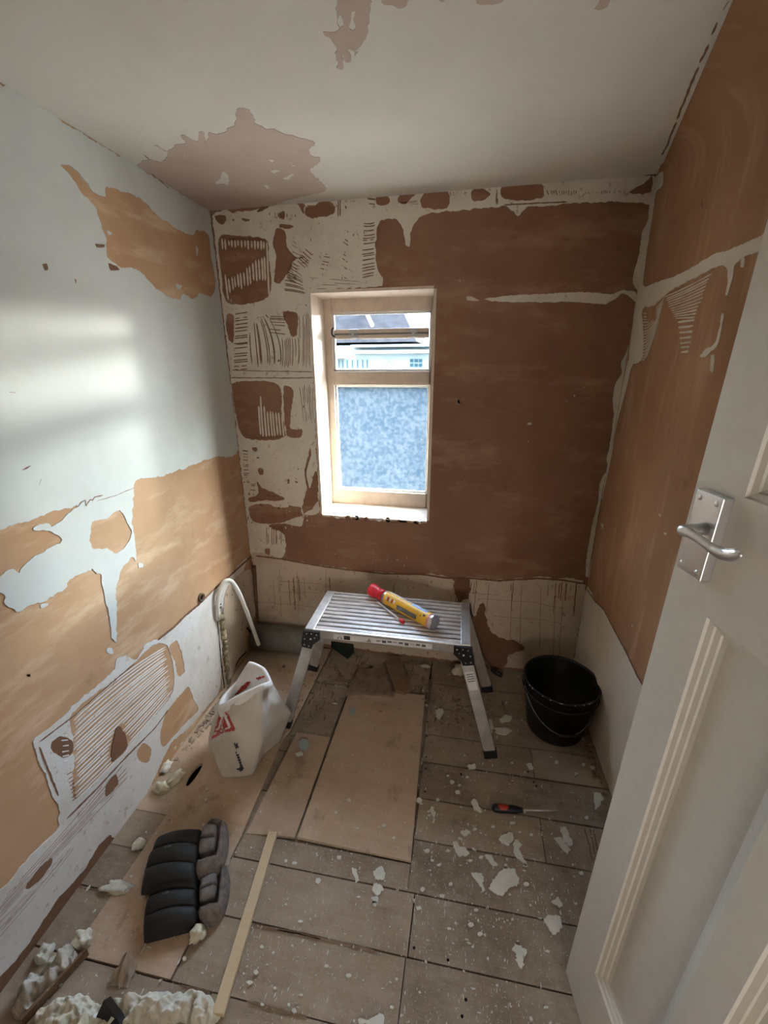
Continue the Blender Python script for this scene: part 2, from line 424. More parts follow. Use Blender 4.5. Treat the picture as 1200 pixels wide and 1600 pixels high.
# wall behind the camera with its doorway, and the landing beyond
bm = B()
for (x0, x1, z0, z1) in ((-1.5, -.30, -.1, H), (.56, 1.5, -.1, H), (-.30, .56, 2.03, H)): box(bm, x0, x1, -.22, -.08, z0, z1)
link('wall_front', bm, M['plaster_side'], kind='structure')
bm = B(); box(bm, -1.5, 1.0, -1.5, -1.4, -.1, H); box(bm, -1.6, -1.5, -1.5, -.2, -.1, H); box(bm, .9, 1.0, -1.4, -.22, -.1, H)
link('wall_landing', bm, M['ceiling_white'], kind='structure')
bm = B(); box(bm, -1.5, 1.5, -1.45, D+.2, -.16, -.10); floor = link('floor', bm, M['void'], kind='structure')
# ------------------------------------------------------------------ floorboards and sheets, each a part of the floor
SLOPE = .026
def board(x0, x1, y0, y1, mat, z=0.0, name='floorboard', gap=.0025, t=.02):
    z += random.uniform(-.0012, .0012); b = B()
    g0, g1 = gap*random.uniform(.5, 1.5), gap*random.uniform(.5, 1.5)
    f = lambda x, y: (x, y + SLOPE*(x+.1))
    q = [f(x0+gap*.6, y0+g0), f(x1-gap*.6, y0+g0), f(x1-gap*.6, y1-g1), f(x0+gap*.6, y1-g1)]
    hexa(b, [(p[0], p[1], z-t) for p in q] + [(p[0], p[1], z) for p in q])
    return link(name, b, mat, floor)
XL, XR = -1.27, .70
R0 = [-.09, .08, .25, .425, .594]
for i, (y0, y1) in enumerate(zip(R0, R0[1:])):
    cut = [-.62, .3, -.2, -.63][i]
    board(XL+.04, cut, y0, y1, M['board']); board(cut, XR, y0, y1, M['board'])
board(-.76, -.095, .594, .765, M['board']); board(-.095, XR, .594, .765, M['board'])
board(-.76, -.09, .765, .933, M['board']); board(-.09, XR, .765, .933, M['board'], .001, gap=.004)
board(-.76, -.115, .933, 1.02, M['board']); board(-.115, XR, .933, 1.105, M['board'])
board(-.115, .363, 1.105, 1.27, M['board']); board(.363, XR, 1.105, 1.27, M['board'])
board(-.12, XR, 1.27, 1.446, M['board'], gap=.004)
board(-.125, .366, 1.446, 1.60, M['board']); board(.366, XR, 1.446, 1.60, M['board'])
board(-.13, XR, 1.60, 1.77, M['board']); board(-.13, XR, 1.77, 1.95, M['board']); board(-.14, XR, 1.95, 2.17, M['board'])
board(-.575, -.145, 1.85, 2.17, M['board'])
board(-.775, -.575, 1.49, 1.85, M['board']); board(-.775, -.575, 1.85, 2.17, M['board'])
for y0, y1 in ((.594, .76), (.76, .895), (.895, 1.03)): board(XL, -1.10, y0, y1, M['board'])
for y0, y1 in ((.60, .80), (.80, 1.0), (1.0, 1.2), (1.2, 1.4), (1.4, 1.6), (1.6, 1.8), (1.8, 2.0)): board(-.83, -.10, y0, y1, M['board'], -.012, 'under_board', t=.015)
def sheet(loop, z, mat, hole=None, t=.014, name='floor_sheet'):
    b = B(); loops = [loop]+([hole] if hole else [])
    vt, vb = [], []
    for lp in loops:
        for q in lp: vt.append(b.verts.new((q[0], q[1], z)))
    for lp in loops:
        for q in lp: vb.append(b.verts.new((q[0], q[1], z-t)))
    for tr in tessellate_polygon([[Vector((q[0], q[1], 0)) for q in lp] for lp in loops]): b.faces.new([vt[i] for i in tr])
    o = 0
    for lp in loops:
        n = len(lp)
        for i in range(n): b.faces.new((vt[o+i], vt[o+(i+1) % n], vb[o+(i+1) % n], vb[o+i]))
        o += n
    return link(name, b, mat, floor)
fx = lambda *p: [tuple(on_floor(q)[:2]) for q in px(*p)]
sheet(fx(465, 1310, 642, 1347, 664, 1088, 548, 1076), .008, M['ply'])
sheet(fx(385, 1303, 461, 1309, 516, 1153, 464, 1145), .005, M['ply'])
hole = []
ca, cbp = on_floor((292, 1229)), on_floor((316, 1193))
for k in range(14):
    a = 2*math.pi*k/14; m_ = (ca+cbp)/2; d = (cbp-ca)/2; n_ = Vector((-d.y, d.x, 0))*.40
    p = m_+d*math.cos(a)+n_*math.sin(a)*(1.0 if math.sin(a) > 0 else .55); hole.append((p.x, p.y))
sheet([(-1.10, .5705), (-.765, .579), (-.765, .985), (-.80, 1.45), (-.782, 1.50), (-.782, 2.13), (-1.27, 2.13), (-1.27, .9975), (-1.10, 1.0015)], .0016, M['hardboard'], hole)

# ================================================================== BACK WALL LAYERS
H1 = c4(84, 400, 120, 380, 200, 392, 285, 398, 278, 415, 240, 430, 180, 490, 110, 520, 80, 480, 75, 420)
H1b = c4(120, 585, 210, 570, 220, 540, 290, 540, 300, 590, 190, 640, 120, 620)
K1 = c4(68, 335, 150, 325, 290, 345, 300, 420, 305, 600, 190, 645, 100, 630, 75, 480)
H2 = c4(340, 290, 380, 310, 385, 370, 420, 420, 470, 425, 420, 440, 400, 490, 350, 550, 325, 540, 335, 430, 320, 360)
H2b = c4(345, 282, 365, 270, 420, 280, 385, 293)
P_ = [c4(470, 190, 500, 190, 560, 160, 605, 180, 605, 220, 560, 235, 480, 235), c4(350, 215, 375, 215, 372, 250, 350, 240), c4(430, 170, 470, 180, 465, 222, 445, 195),
      c4(805, 140, 850, 135, 868, 165, 840, 185, 808, 178), c4(905, 155, 945, 120, 985, 130, 935, 180), c4(1012, 150, 1060, 112, 1140, 118, 1136, 195, 1020, 192),
      c6(228, 120, 270, 105, 322, 130, 290, 155, 237, 165), c6(370, 98, 400, 87, 558, 85, 562, 148, 430, 160, 368, 140), c6(1078, 45, 1076, 108, 1055, 128, 965, 124, 1035, 80),
      c4(45, 232, 98, 232, 103, 255, 80, 272, 55, 255), c4(172, 245, 213, 250, 190, 262)]
K4a = c5(62, 135, 130, 112, 300, 132, 318, 280, 330, 390, 140, 392, 92, 285, 75, 180)
K4b = c5(328, 135, 370, 150, 372, 200, 360, 340, 415, 350, 410, 388, 340, 380, 330, 300)
K3a = c4(103, 692, 136, 697, 132, 828, 108, 800); K3b = c4(370, 684, 434, 690, 430, 790, 410, 800, 376, 720)
L1_ = c5(150, 690, 200, 668, 195, 610, 225, 640, 330, 690, 290, 705, 240, 700, 160, 708)
L2_ = c5(160, 730, 240, 718, 300, 735, 372, 730, 420, 745, 415, 825, 330, 815, 245, 815, 190, 810, 160, 780)
L3_ = c5(455, 440, 462, 470, 440, 560, 455, 640, 480, 560, 495, 560, 496, 690, 500, 762, 420, 770, 425, 700, 440, 640, 428, 565, 445, 490)
spk = [c5(170, 440, 195, 440, 195, 458, 175, 455), c5(200, 545, 226, 545, 226, 572, 205, 572), c5(344, 595, 356, 595, 354, 620, 346, 618), c5(378, 604, 396, 606, 390, 618), c5(235, 940, 258, 938, 256, 968, 238, 968)]
W1 = [(332, 338), (360, 332), (400, 328), (420, 320), (445, 311), (510, 305), (590, 300), (660, 297), (780, 289), (900, 281), (1010, 273), (1022, 276), (1018, 320),
      (1017, 318), (960, 315), (900, 318), (847, 322), (820, 325), (810, 338), (800, 328), (787, 323), (763, 325), (727, 328), (680, 332), (667, 335),
      (653, 342), (643, 360), (639, 386), (634, 384), (630, 360), (622, 345), (603, 343), (592, 348), (588, 370), (587, 400), (593, 427), (597, 447), (484, 456),
      (490, 592), (494, 690), (496, 735), (500, 775), (480, 800), (445, 815), (420, 822), (443, 835), (446, 862), (436, 873), (415, 872), (392, 866)]
wb_ = wall_back
layer('adhesive_layer', BACK, [W1, K1, H2, H2b, K4a, K4b, L1_, L2_, L3_]+P_+spk+[K3a, K3b], M['adhesive'], wb_, .0022, amp=.0045, step=.009)
combed('trowel_ridges', BACK, c4(72, 330, 300, 345), c4(85, 480, 305, 480), c4(105, 640, 310, 610), 15, M['adhesive'], wb_, (H1, H1b), .62)
combed('trowel_ridges', BACK, c5(190, 120, 315, 120), c5(195, 260, 322, 260), c5(205, 392, 335, 392), 9, M['adhesive'], wb_, (c5(60, 120, 300, 120, 240, 250, 210, 180, 190, 300, 190, 400, 60, 400), c5(240, 100, 330, 100, 320, 270, 240, 250)), .6)
G = dict(mat=M['groove'], parent=wb_, h=.0028, base=.0)
def grooves(A, Mi, Bq, n, w=.5, plane=BACK, **k): return combed('trowel_grooves', plane, A, Mi, Bq, n, k.pop('mat', M['groove']), k.pop('parent', wb_), k.pop('cuts', ()), w*1.55, .0026, base=.0, m=k.pop('m', 12), jit=.5, gaps=k.pop('gaps', .03), ends=k.pop('ends', .1))
grooves(c4(470, 385, 430, 440), None, c4(510, 420, 475, 480), 6)
grooves(c4(380, 470, 365, 590), c4(430, 490, 420, 595), c4(460, 520, 480, 605), 9)
grooves(c4(400, 440, 380, 530), None, c4(440, 470, 430, 560), 8)
grooves(c4(742, 258, 732, 535), c4(770, 262, 765, 525), c4(800, 255, 800, 520), 16, .4)
grooves(c4(555, 420, 540, 480), None, c4(590, 425, 575, 490), 4, .35)
grooves(c4(650, 290, 640, 540), None, c4(680, 310, 665, 560), 9, .25, gaps=.3)
grooves(c4(410, 320, 405, 480), None, c4(440, 350, 480, 500), 8, .22, gaps=.35)
grooves(c4(480, 520, 520, 575), None, c4(780, 545, 700, 570), 4, .3, gaps=.3)
grooves(c4(140, 690, 130, 960), None, c4(205, 680, 205, 955), 17, .42)
grooves(c4(215, 730, 290, 690), c4(212, 830, 350, 820), c4(225, 950, 355, 945), 9, .42)
grooves(c4(215, 725, 300, 690), None, c4(250, 700, 310, 715), 4, .35)
grooves(c4(305, 690, 300, 780), None, c4(378, 690, 385, 790), 7, .4)
grooves(c4(355, 800, 440, 800), c4(360, 880, 445, 860), c4(355, 950, 440, 940), 8, .42)
grooves(c4(442, 680, 500, 685), c4(445, 800, 498, 800), c4(440, 950, 500, 960), 6, .42)
grooves(c5(400, 125, 478, 125), c5(415, 220, 470, 220), c5(425, 330, 478, 320), 7, .42)
grooves(c5(125, 440, 125, 610), None, c5(150, 445, 160, 610), 12, .4, gaps=.15)
grooves(c5(165, 615, 160, 650), None, c5(190, 612, 188, 655), 3, .4)
grooves(c5(240, 826, 325, 826), c5(238, 870, 325, 870), c5(242, 922, 320, 922), 8, .42)
grooves(c4(95, 340, 95, 345), None, c4(290, 345, 290, 350), 1, 2., gaps=0)
grooves(c4(300, 215, 430, 225), None, c4(300, 240, 430, 240), 8, .3, gaps=.2)
grooves(c4(615, 150, 640, 150), None, c4(612, 240, 640, 240), 2, .5, gaps=.1)
grooves(c4(655, 160, 715, 158), None, c4(652, 168, 705, 170), 5, .35)
grooves(c4(758, 135, 768, 180), None, c4(802, 140, 802, 182), 3, .4); grooves(c4(865, 170, 945, 172), None, c4(1000, 150, 1005, 190), 3, .3)
grooves(c6(570, 110, 725, 110), None, c6(580, 138, 722, 138), 13, .4, ends=.3); grooves(c6(760, 118, 960, 105), None, c6(760, 132, 955, 130), 17, .35, gaps=.2, ends=.3)
grooves(c6(120, 120, 220, 118), None, c6(125, 140, 215, 138), 6, .3, gaps=.3); grooves(c6(345, 150, 358, 150), None, c6(345, 180, 356, 180), 1, .7)
def specks(name, plane, poly, n, rmin, rmax, mat, parent, h=.0027, seed=5, avoid=()):
    rnd = random.Random(seed); b = B(); xs = [p[0] for p in poly]; ys = [p[1] for p in poly]; k = 0
    while k < n:
        p = (rnd.uniform(min(xs), max(xs)), rnd.uniform(min(ys), max(ys)))
        if not inpoly(p, poly) or any(inpoly(p, a) for a in avoid): continue
        k += 1; q = Vector(plane.to2(p)); r = rmin*(rmax/rmin)**(rnd.random()**2.5); m = rnd.randint(5, 8); a0 = rnd.uniform(0, 6.28); el = rnd.choice((1, .4, 1.8, .6, 2.4)); 
        vs = [b.verts.new(plane.to3(q+Vector((math.cos(a0+6.28*i/m)*r*rnd.uniform(.4, 1.2)/math.sqrt(el), math.sin(a0+6.28*i/m)*r*rnd.uniform(.4, 1.2)*math.sqrt(el))), h)) for i in range(m)]
        b.faces.new(vs)
    return link(name, b, mat, parent, kind='stuff')
specks('brown_specks', BACK, [p for p in W1 if p[0] < 600 and p[1] > 330 or p[0] < 520], 170, .0012, .008, M['groove'], wb_, seed=3)
specks('brown_specks', BACK, c5(150, 560, 230, 600, 330, 660, 430, 700, 430, 770, 150, 830, 140, 700), 60, .002, .011, M['groove'], wb_, seed=4)
specks('white_specks', BACK, c5(330, 730, 470, 740, 480, 830, 330, 900), 40, .0015, .008, M['adhesive'], wb_, .0015, seed=8)
specks('white_specks', BACK, px(680, 470, 960, 470, 900, 880, 640, 870), 26, .001, .0035, M['adhesive'], wb_, .0015, seed=9)
specks('white_specks', BACK, px(520, 860, 640, 870, 650, 893, 530, 884), 30, .0015, .006, M['dado_board'], wb_, .0015, seed=10)
# long joint lines between the old tile positions and the dark gap under the ceiling
def line(pts, w, mat, plane=BACK, parent=None, name='joint_line', h=.0028, amp=.0015):
    q = [Vector(plane.to2(p)) for p in pts]; b = B(); prev = None; q2 = []
    for a, c in zip(q, q[1:]):
        k = max(1, int((c-a).length/.012)); q2 += [a+(c-a)*(i/k) for i in range(k)]
    q2.append(q[-1]); _seed[0] += 1
    for i, p in enumerate(q2):
        t = (q2[min(i+1, len(q2)-1)]-q2[max(0, i-1)]); t = t.normalized() if t.length > 0 else Vector((1, 0)); nn = Vector((-t.y, t.x))
        ww = w*.5*(1+.6*noise.noise(Vector((p.x*60, p.y*60, _seed[0]))))*(.3 if i in (0, len(q2)-1) else 1)
        p = p+nn*amp*noise.noise(Vector((p.x*40, p.y*40, _seed[0]+5)))
        cur = [b.verts.new(plane.to3(p-nn*ww, h)), b.verts.new(plane.to3(p+nn*ww, h))]
        if prev: b.faces.new((prev[0], prev[1], cur[1], cur[0]))
        prev = cur
    return link(name, b, mat, parent or wall_back)
line(c5(70, 58, 200, 62, 470, 66), .004, M['groove']); line(c5(60, 95, 330, 97, 480, 95), .005, M['groove'])
line(c5(135, 392, 330, 385), .006, M['groove'])
line(c6(350, 108, 345, 180), .005, M['groove']); line(c6(380, 182, 480, 176, 680, 168), .005, M['groove'])
line(px(402, 331, 425, 318, 447, 309, 510, 303, 590, 297, 660, 294, 780, 286, 900, 278, 1000, 270, 1026, 272), .016, M['groove'], name='gap_under_ceiling')
S2 = c6(290, 622, 420, 605, 560, 598, 750, 590, 880, 598, 940, 580, 1000, 592, 1000, 632, 970, 612, 935, 598, 905, 622, 840, 645, 700, 635, 400, 637)
layer('adhesive_strip', BACK, [S2], M['adhesive'], wb_, .002, amp=.003, step=.01)
layer('adhesive_blob', BACK, [c6(205, 612, 228, 608, 265, 630, 210, 627)], M['adhesive'], wb_, .002, amp=.002, step=.008)
S3 = [(1024, 276), (1017, 300), (1012, 345), (1003, 365), (998, 400), (989, 433), (991, 447), (996, 455), (993, 478), (988, 520), (980, 547), (970, 568), (972, 582), (963, 597), (957, 623), (961, 655), (957, 650), (960, 628),
      (959, 648), (953, 693), (948, 717), (949, 733), (938, 753), (934, 787), (927, 813), (923, 833), (917, 866), (915, 900), (918, 902), (940, 773), (953, 710), (973, 603), (997, 455), (1013, 362), (1029, 272)]
S3 = [p for i, p in enumerate(S3) if i not in (15, 16, 17)]
layer('adhesive_strip', BACK, [S3], M['adhesive'], wb_, .002, amp=.002, step=.009)
for q in (c6(172, 534, 180, 534, 176, 541), c6(163, 1095, 172, 1092, 178, 1112, 168, 1112), c6(708, 1070, 716, 1072, 712, 1082), c7(160, 70, 172, 72, 176, 95, 166, 94), c7(492, 182, 512, 182, 512, 190, 494, 190)):
    layer('plaster_fleck', BACK, [q], M['adhesive'], wb_, .002, amp=.001, step=.006)
# pale lower band below the old tile line
DB = [(393, 868), (440, 873), (500, 883), (545, 889), (560, 893), (600, 894), (640, 898), (660, 896), (700, 901), (715, 910), (735, 901), (780, 906), (840, 901), (870, 904), (916, 914), ('w', .652, D, .02), ('w', -1.277, D, .02)]
DH = [cb(940, 215, 965, 250, 1000, 185, 1015, 215, 1022, 262, 1050, 325, 1100, 350, 1170, 370, 1195, 405, 1130, 425, 1100, 480, 960, 480, 930, 400, 950, 300),
      cb(870, 90, 905, 70, 945, 80, 935, 160, 905, 175, 890, 210, 875, 150), c7(155, 915, 225, 910, 222, 945, 190, 1010, 175, 1000, 165, 960)]
layer('lower_board', BACK, [DB], M['dado_board'], wb_, .003, amp=.006, step=.011)
for q in DH[:2]: layer('brown_stain', BACK, [q], M['groove'], wb_, .0012, base=.003, amp=.008, step=.009)
for a in ((437, 890, 440, 965), (464, 890, 467, 960), (510, 890, 508, 950), (800, 915, 797, 1000), (815, 912, 812, 1010), (845, 915, 843, 1015), (868, 918, 864, 1030), (880, 925, 873, 1030)):
    line(px(*a), .0022, M['groove'], h=.0035)
for a in ((440, 908, 500, 912, 520, 918), (400, 940, 470, 945, 495, 950), (440, 925, 500, 926), (745, 935, 830, 940, 880, 950), (770, 962, 850, 968, 880, 975), (730, 925, 780, 930)):
    line(px(*a), .0018, M['groove'], h=.0035, amp=.006)
line(px(400, 868, 440, 873, 500, 884, 545, 890, 600, 896, 660, 897, 700, 903, 735, 903, 780, 907, 840, 903, 880, 906, 916, 912), .010, M['groove'], h=.0038, name='dado_joint')
for k in range(26):
    x = random.choice([random.uniform(700, 760), random.uniform(870, 912), random.uniform(395, 530), random.uniform(560, 910)]); y = 905+(x-600)*.02+random.uniform(-4, 3); L = random.uniform(8, 55)
    line([(x, y), (x-.09*L*(1 if x > 600 else -.6), y+L)], random.uniform(.002, .006), M['groove'], h=.0036, name='brown_run', amp=.003)

# ================================================================== LEFT WALL LAYERS
UP = [('w', xl(-.05), -.05, H-.001), ('w', xl(D-.003), D-.003, H-.001), (372, 700), (340, 712), (300, 727), (270, 738), (245, 746), (213, 750)] + \
     c2(625, 540, 615, 640, 630, 720, 635, 830, 620, 812, 600, 830, 560, 890, 540, 960, 545, 1030, 540, 1100, 543, 1210, 525, 1200, 510, 1100, 490, 1000, 470, 900, 430, 872, 380, 885, 320, 920, 290, 970, 230, 1005, 160, 1030, 90, 1060, 30, 1040, 0, 985, -200, 1040) + [('w', xl(-.05), -.05, .95)]
UH1 = c2(-260, 770, 0, 682, 40, 666, 130, 642, 215, 605, 300, 582, 360, 572, 330, 600, 280, 640, 240, 668, 212, 650, 150, 682, 228, 690, 288, 730, 232, 770, 132, 830, 88, 885, 60, 866, 20, 880, 0, 902, -260, 1000)
UH2 = c2(430, 652, 500, 632, 562, 590, 590, 640, 615, 690, 600, 740, 545, 795, 500, 770, 430, 765)
UH3 = c1(280, 475, 330, 480, 380, 530, 410, 560, 430, 600, 490, 620, 500, 578, 560, 590, 620, 615, 680, 650, 740, 710, 800, 755, 860, 790, 900, 805, 920, 780, 975, 800, 990, 900, 1008, 990, 1008, 1060, 985, 1090, 940, 1075, 905, 1100, 860, 1080, 835, 1105, 780, 1085, 730, 1050, 690, 1010, 650, 970, 610, 955, 570, 960, 540, 930, 500, 905, 495, 830, 480, 770, 450, 690, 420, 640, 370, 590, 340, 540, 310, 500)
layer('paint_coat', LEFT, [UP, UH1, UH2, UH3], M['paint_left'], wall_left, .0022, amp=.006, step=.011)
for q in (c1(820, 1032, 850, 1040, 835, 1060), c1(500, 780, 525, 795, 505, 800), c1(918, 850, 928, 870, 922, 900)): layer('paint_fleck', LEFT, [q], M['paint_left'], wall_left, .002, amp=.002, step=.006)
for q in (c1(195, 938, 215, 935, 222, 965, 208, 968), c1(347, 1008, 355, 1010, 352, 1030), c1(445, 845, 490, 850, 485, 858, 450, 858), c1(505, 935, 545, 950, 560, 965, 515, 968)): layer('wall_mark', LEFT, [q], M['groove'], wall_left, .0028, amp=.002, step=.006)
line(c2(450, 548, 540, 522, 630, 485), .002, M['groove'], LEFT, wall_left, h=.003)
line(c2(365, 575, 375, 555, 395, 545, 400, 575, 420, 540, 430, 545, 440, 530, 480, 520), .004, M['groove'], LEFT, wall_left, h=.003, amp=.004)
line(c2(100, 405, 140, 382), .004, M['groove'], LEFT, wall_left, h=.003); line(c2(180, 475, 190, 445), .004, M['groove'], LEFT, wall_left, h=.003); line(c2(40, 38, 68, 42), .004, M['groove'], LEFT, wall_left, h=.003)
line(c1(700, 505, 790, 585), .004, M['groove'], LEFT, wall_left, h=.003)
for q in (c2(500, 1240, 525, 1240, 530, 1265, 505, 1265), c2(645, 840, 668, 840, 668, 860, 650, 860), c2(188, 1035, 225, 1028, 222, 1040, 192, 1048)): layer('paint_fleck', LEFT, [q], M['paint_left'], wall_left, .002, amp=.003, step=.006)
layer('nail_hole', LEFT, [c2(125, 1362, 140, 1360, 142, 1372, 128, 1372)], M['void'], wall_left, .0012, amp=.001)
layer('bare_undercoat', LEFT, [cL(-300, 1500, 0, 1312, 80, 1230, 170, 1110, 290, 930, 350, 845, 490, 690, 540, 610, 575, 550, 650, 470, 700, 480, 640, 580, 500, 770, 350, 965, 130, 1250, 0, 1480, -300, 1950)], M['groove'], wall_left, .0012, amp=.004, step=.012)
# lower grey adhesive panel
LO = [(385, 874), (360, 899), (333, 922), (310, 945), (290, 962), (275, 979), (250, 997), (226, 1007), (222, 1017), (210, 1030), (200, 1026), (182, 1028), (178, 1045), (160, 1063), (135, 1085), (118, 1098), (95, 1122), (60, 1150), (52, 1158), (57, 1180), (70, 1210), (80, 1240), (92, 1265), (90, 1282)] + \
     cL(340, 440, 200, 580, 100, 690, 0, 800, -300, 1050, -300, 1560, 0, 1312, 80, 1230, 170, 1110, 290, 930, 350, 845, 490, 690, 540, 610, 575, 550, 650, 478, 690, 490, 760, 385, 815, 310, 895, 185, 950, 60) + [(268, 1160), (292, 1140), (322, 1105), (343, 1075), (350, 1000)]
LB = crop(230, 1020, 5.45)
LC = [LB(112, 650, 180, 485, 300, 335, 350, 295, 395, 400, 430, 490, 300, 620, 150, 795, 112, 770), c3(702, 30, 738, 5, 770, 130, 742, 150, 722, 80), c3(570, 462, 600, 432, 630, 460, 615, 510, 578, 500)]
CP1 = c3(300, 305, 520, 130, 640, 20, 705, 40, 718, 215, 600, 360, 500, 480, 320, 660, 305, 500, 300, 400)
layer('adhesive_panel', LEFT, [LO, CP1]+LC, M['adhesive_left'], wall_left, .0022, amp=.005, step=.011)
CUTS = [c3(215, 422, 250, 400, 300, 420, 300, 470, 270, 490, 215, 460), c3(482, 368, 500, 362, 530, 440, 470, 505, 465, 450), c3(440, 600, 478, 560, 490, 600, 442, 650)]+LC
combed('trowel_ridges', LEFT, c3(300, 320, 302, 690), c3(500, 150, 520, 470), c3(690, 25, 722, 230), 22, M['adhesive_left'], wall_left, CUTS, .58, jit=.2)
combed('trowel_grooves', LEFT, c3(-160, 1260, -160, 1330), c3(250, 810, 270, 860), c3(500, 505, 560, 560), 8, M['groove'], wall_left, (), .40, .0028, gaps=.03, jit=.5, m=40, ends=.2)
combed('trowel_grooves', LEFT, c3(-160, 1330, -150, 1400), c3(150, 1010, 200, 1000), c3(280, 850, 310, 850), 6, M['groove'], wall_left, (), .22, .0028, gaps=.12, jit=.5, m=40, ends=.3)
for q in CUTS[:3]: layer('bare_plaster', LEFT, [q], M['groove'], wall_left, .0026, amp=.003, step=.008)
layer('bare_plaster', LEFT, [cL(150, 780, 215, 690, 300, 610, 300, 660, 185, 790)], M['groove'], wall_left, .0027, amp=.004, step=.01)
line(c3(160, 445, 240, 650), .006, M['groove'], LEFT, wall_left, h=.003); line(c3(275, 745, 400, 620, 520, 490, 640, 370, 700, 290), .008, M['groove'], LEFT, wall_left, h=.003)
line(c3(160, 425, 300, 320, 420, 215, 560, 95), .005, M['groove'], LEFT, wall_left, h=.003)
combed('trowel_grooves', LEFT, c3(275, 555, 300, 680), None, c3(300, 540, 320, 665), 8, M['groove'], wall_left, (), .5, .0027, ends=.2)
combed('trowel_ridges', LEFT, c3(250, 385, 258, 520), None, c3(280, 385, 292, 510), 6, M['adhesive_left'], wall_left, (), .45, .0035, ends=.2)
line(px(395, 866, 360, 898, 333, 921, 310, 944, 288, 962, 270, 980, 245, 1000), .012, M['groove'], LEFT, wall_left, h=.004, name='dado_joint')

# ================================================================== RIGHT WALL LAYERS
RS = c8(460, 690, 470, 700, 468, 770, 440, 805, 425, 900, 402, 1050, 388, 1175, 395, 1195, 440, 1178, 520, 1150, 600, 1110, 680, 1060, 740, 1045, 830, 1005, 960, 950, 960, 1010, 830, 1060, 800, 1080, 770, 1110, 760, 1160, 740, 1230, 734, 1230, 742, 1160, 735, 1112, 690, 1112, 620, 1150, 540, 1190, 480, 1228, 430, 1275, 385, 1290, 388, 1400, 380, 1500, 330, 1500, 345, 1350, 360, 1220, 395, 1000, 430, 850)
layer('adhesive_strip', RIGHT, [RS], M['dado_right'], wall_right, .002, amp=.003, step=.009)
layer('adhesive_strip', RIGHT, [[(983, 562), (990, 566), (985, 580), (978, 610), (962, 670), (955, 715), (943, 770), (930, 830), (921, 900), (916, 903), (918, 895), (941, 765), (955, 705), (974, 600)]], M['dado_right'], wall_right, .002, amp=.002, step=.009)
combed('trowel_ridges', RIGHT, c8(385, 1300, 382, 1505), c8(428, 1290, 405, 1480), c8(478, 1235, 445, 1370), 17, M['dado_right'], wall_right, (c8(405, 1270, 440, 1265, 440, 1330, 405, 1340),), .5)
combed('trowel_ridges', RIGHT, c8(470, 1235, 520, 1330), c8(570, 1190, 560, 1330), c8(682, 1130, 600, 1330), 12, M['dado_right'], wall_right, (), .55)
combed('trowel_ridges', RIGHT, c8(530, 1335, 548, 1480), None, c8(605, 1325, 575, 1478), 7, M['dado_right'], wall_right, (), .45)
layer('plaster_smear', RIGHT, [c8(718, 1305, 728, 1305, 705, 1420, 690, 1450, 640, 1490, 625, 1485, 650, 1455, 690, 1425)], M['dado_right'], wall_right, .002, amp=.004, step=.008)
layer('plaster_smear', RIGHT, [c8(672, 1480, 685, 1480, 680, 1550, 668, 1545)], M['dado_right'], wall_right, .002, amp=.003, step=.008)
layer('plaster_smear', RIGHT, [c8(800, 1075, 812, 1075, 806, 1115, 796, 1110)], M['dado_right'], wall_right, .002, amp=.003, step=.008)
line(c8(632, 835, 638, 870), .006, M['groove'], RIGHT, wall_right, h=.002); line(c8(790, 500, 840, 460), .004, M['dado_right'], RIGHT, wall_right, h=.002)
for q in (c7(838, 655, 850, 660, 845, 680), c7(1110, 610, 1122, 615, 1114, 625), c7(1132, 696, 1146, 700, 1138, 708), c7(980, 1132, 990, 1132, 986, 1140)): layer('plaster_fleck', RIGHT, [q], M['dado_right'], wall_right, .002, amp=.001, step=.006)
layer('lower_panel', RIGHT, [[(916, 920), (930, 940), (945, 955), (960, 985), (978, 1018), (997, 1058), (1040, 1130), ('w', xr(-.05), -.05, .585), ('w', xr(-.05), -.05, .005), ('w', xr(D-.01), D-.01, .005)]], M['dado_right'], wall_right, .003, amp=.004, step=.012)
line(px(916, 918, 930, 938, 945, 953, 960, 983, 978, 1016, 997, 1056, 1040, 1128), .007, M['groove'], RIGHT, wall_right, h=.0035, name='dado_joint')

# ================================================================== CEILING LAYERS
C1 = cc(50, 395, 110, 350, 190, 362, 212, 310, 150, 275, 160, 272, 215, 305, 270, 268, 320, 260, 288, 217, 318, 213, 380, 250, 388, 196, 415, 196, 422, 250, 445, 235, 450, 200, 490, 210, 530, 198, 570, 168, 590, 160, 596, 72, 640, 62, 682, 90, 700, 140, 740, 170, 800, 183, 870, 210, 950, 230, 1022, 255, 1000, 300, 1020, 330, 1058, 340, 1040, 380, 1000, 408, 1040, 450, 1078, 490, 1090, 522, 1000, 545, 860, 580, 740, 632, 640, 640, 470, 648, 360, 595, 210, 515)
CH = [cc(522, 415, 545, 420, 558, 460, 550, 495, 525, 485, 485, 490, 505, 450), cc(780, 350, 815, 355, 790, 370), cc(788, 410, 845, 410, 800, 430), cc(850, 456, 912, 430, 882, 462), cc(893, 382, 930, 378, 915, 392), cc(755, 490, 780, 510, 765, 516), cc(305, 310, 315, 310, 312, 340)]
layer('bare_ceiling_patch', CEIL, [C1]+CH, M['ceiling_pink'], ceiling, .0012, amp=.007, step=.012)
C2 = ct(112, -60, 238, -60, 236, 120, 212, 170, 182, 195, 160, 190, 166, 240, 152, 245, 142, 215, 135, 268, 118, 262, 115, 180, 92, 150, 65, 125, 112, 122, 122, 60)
layer('bare_ceiling_patch', CEIL, [C2, ct(128, 55, 138, 55, 132, 115, 124, 100), ct(175, 45, 192, 40, 182, 115, 168, 112)], M['ceiling_pink'], ceiling, .0012, amp=.007, step=.01)
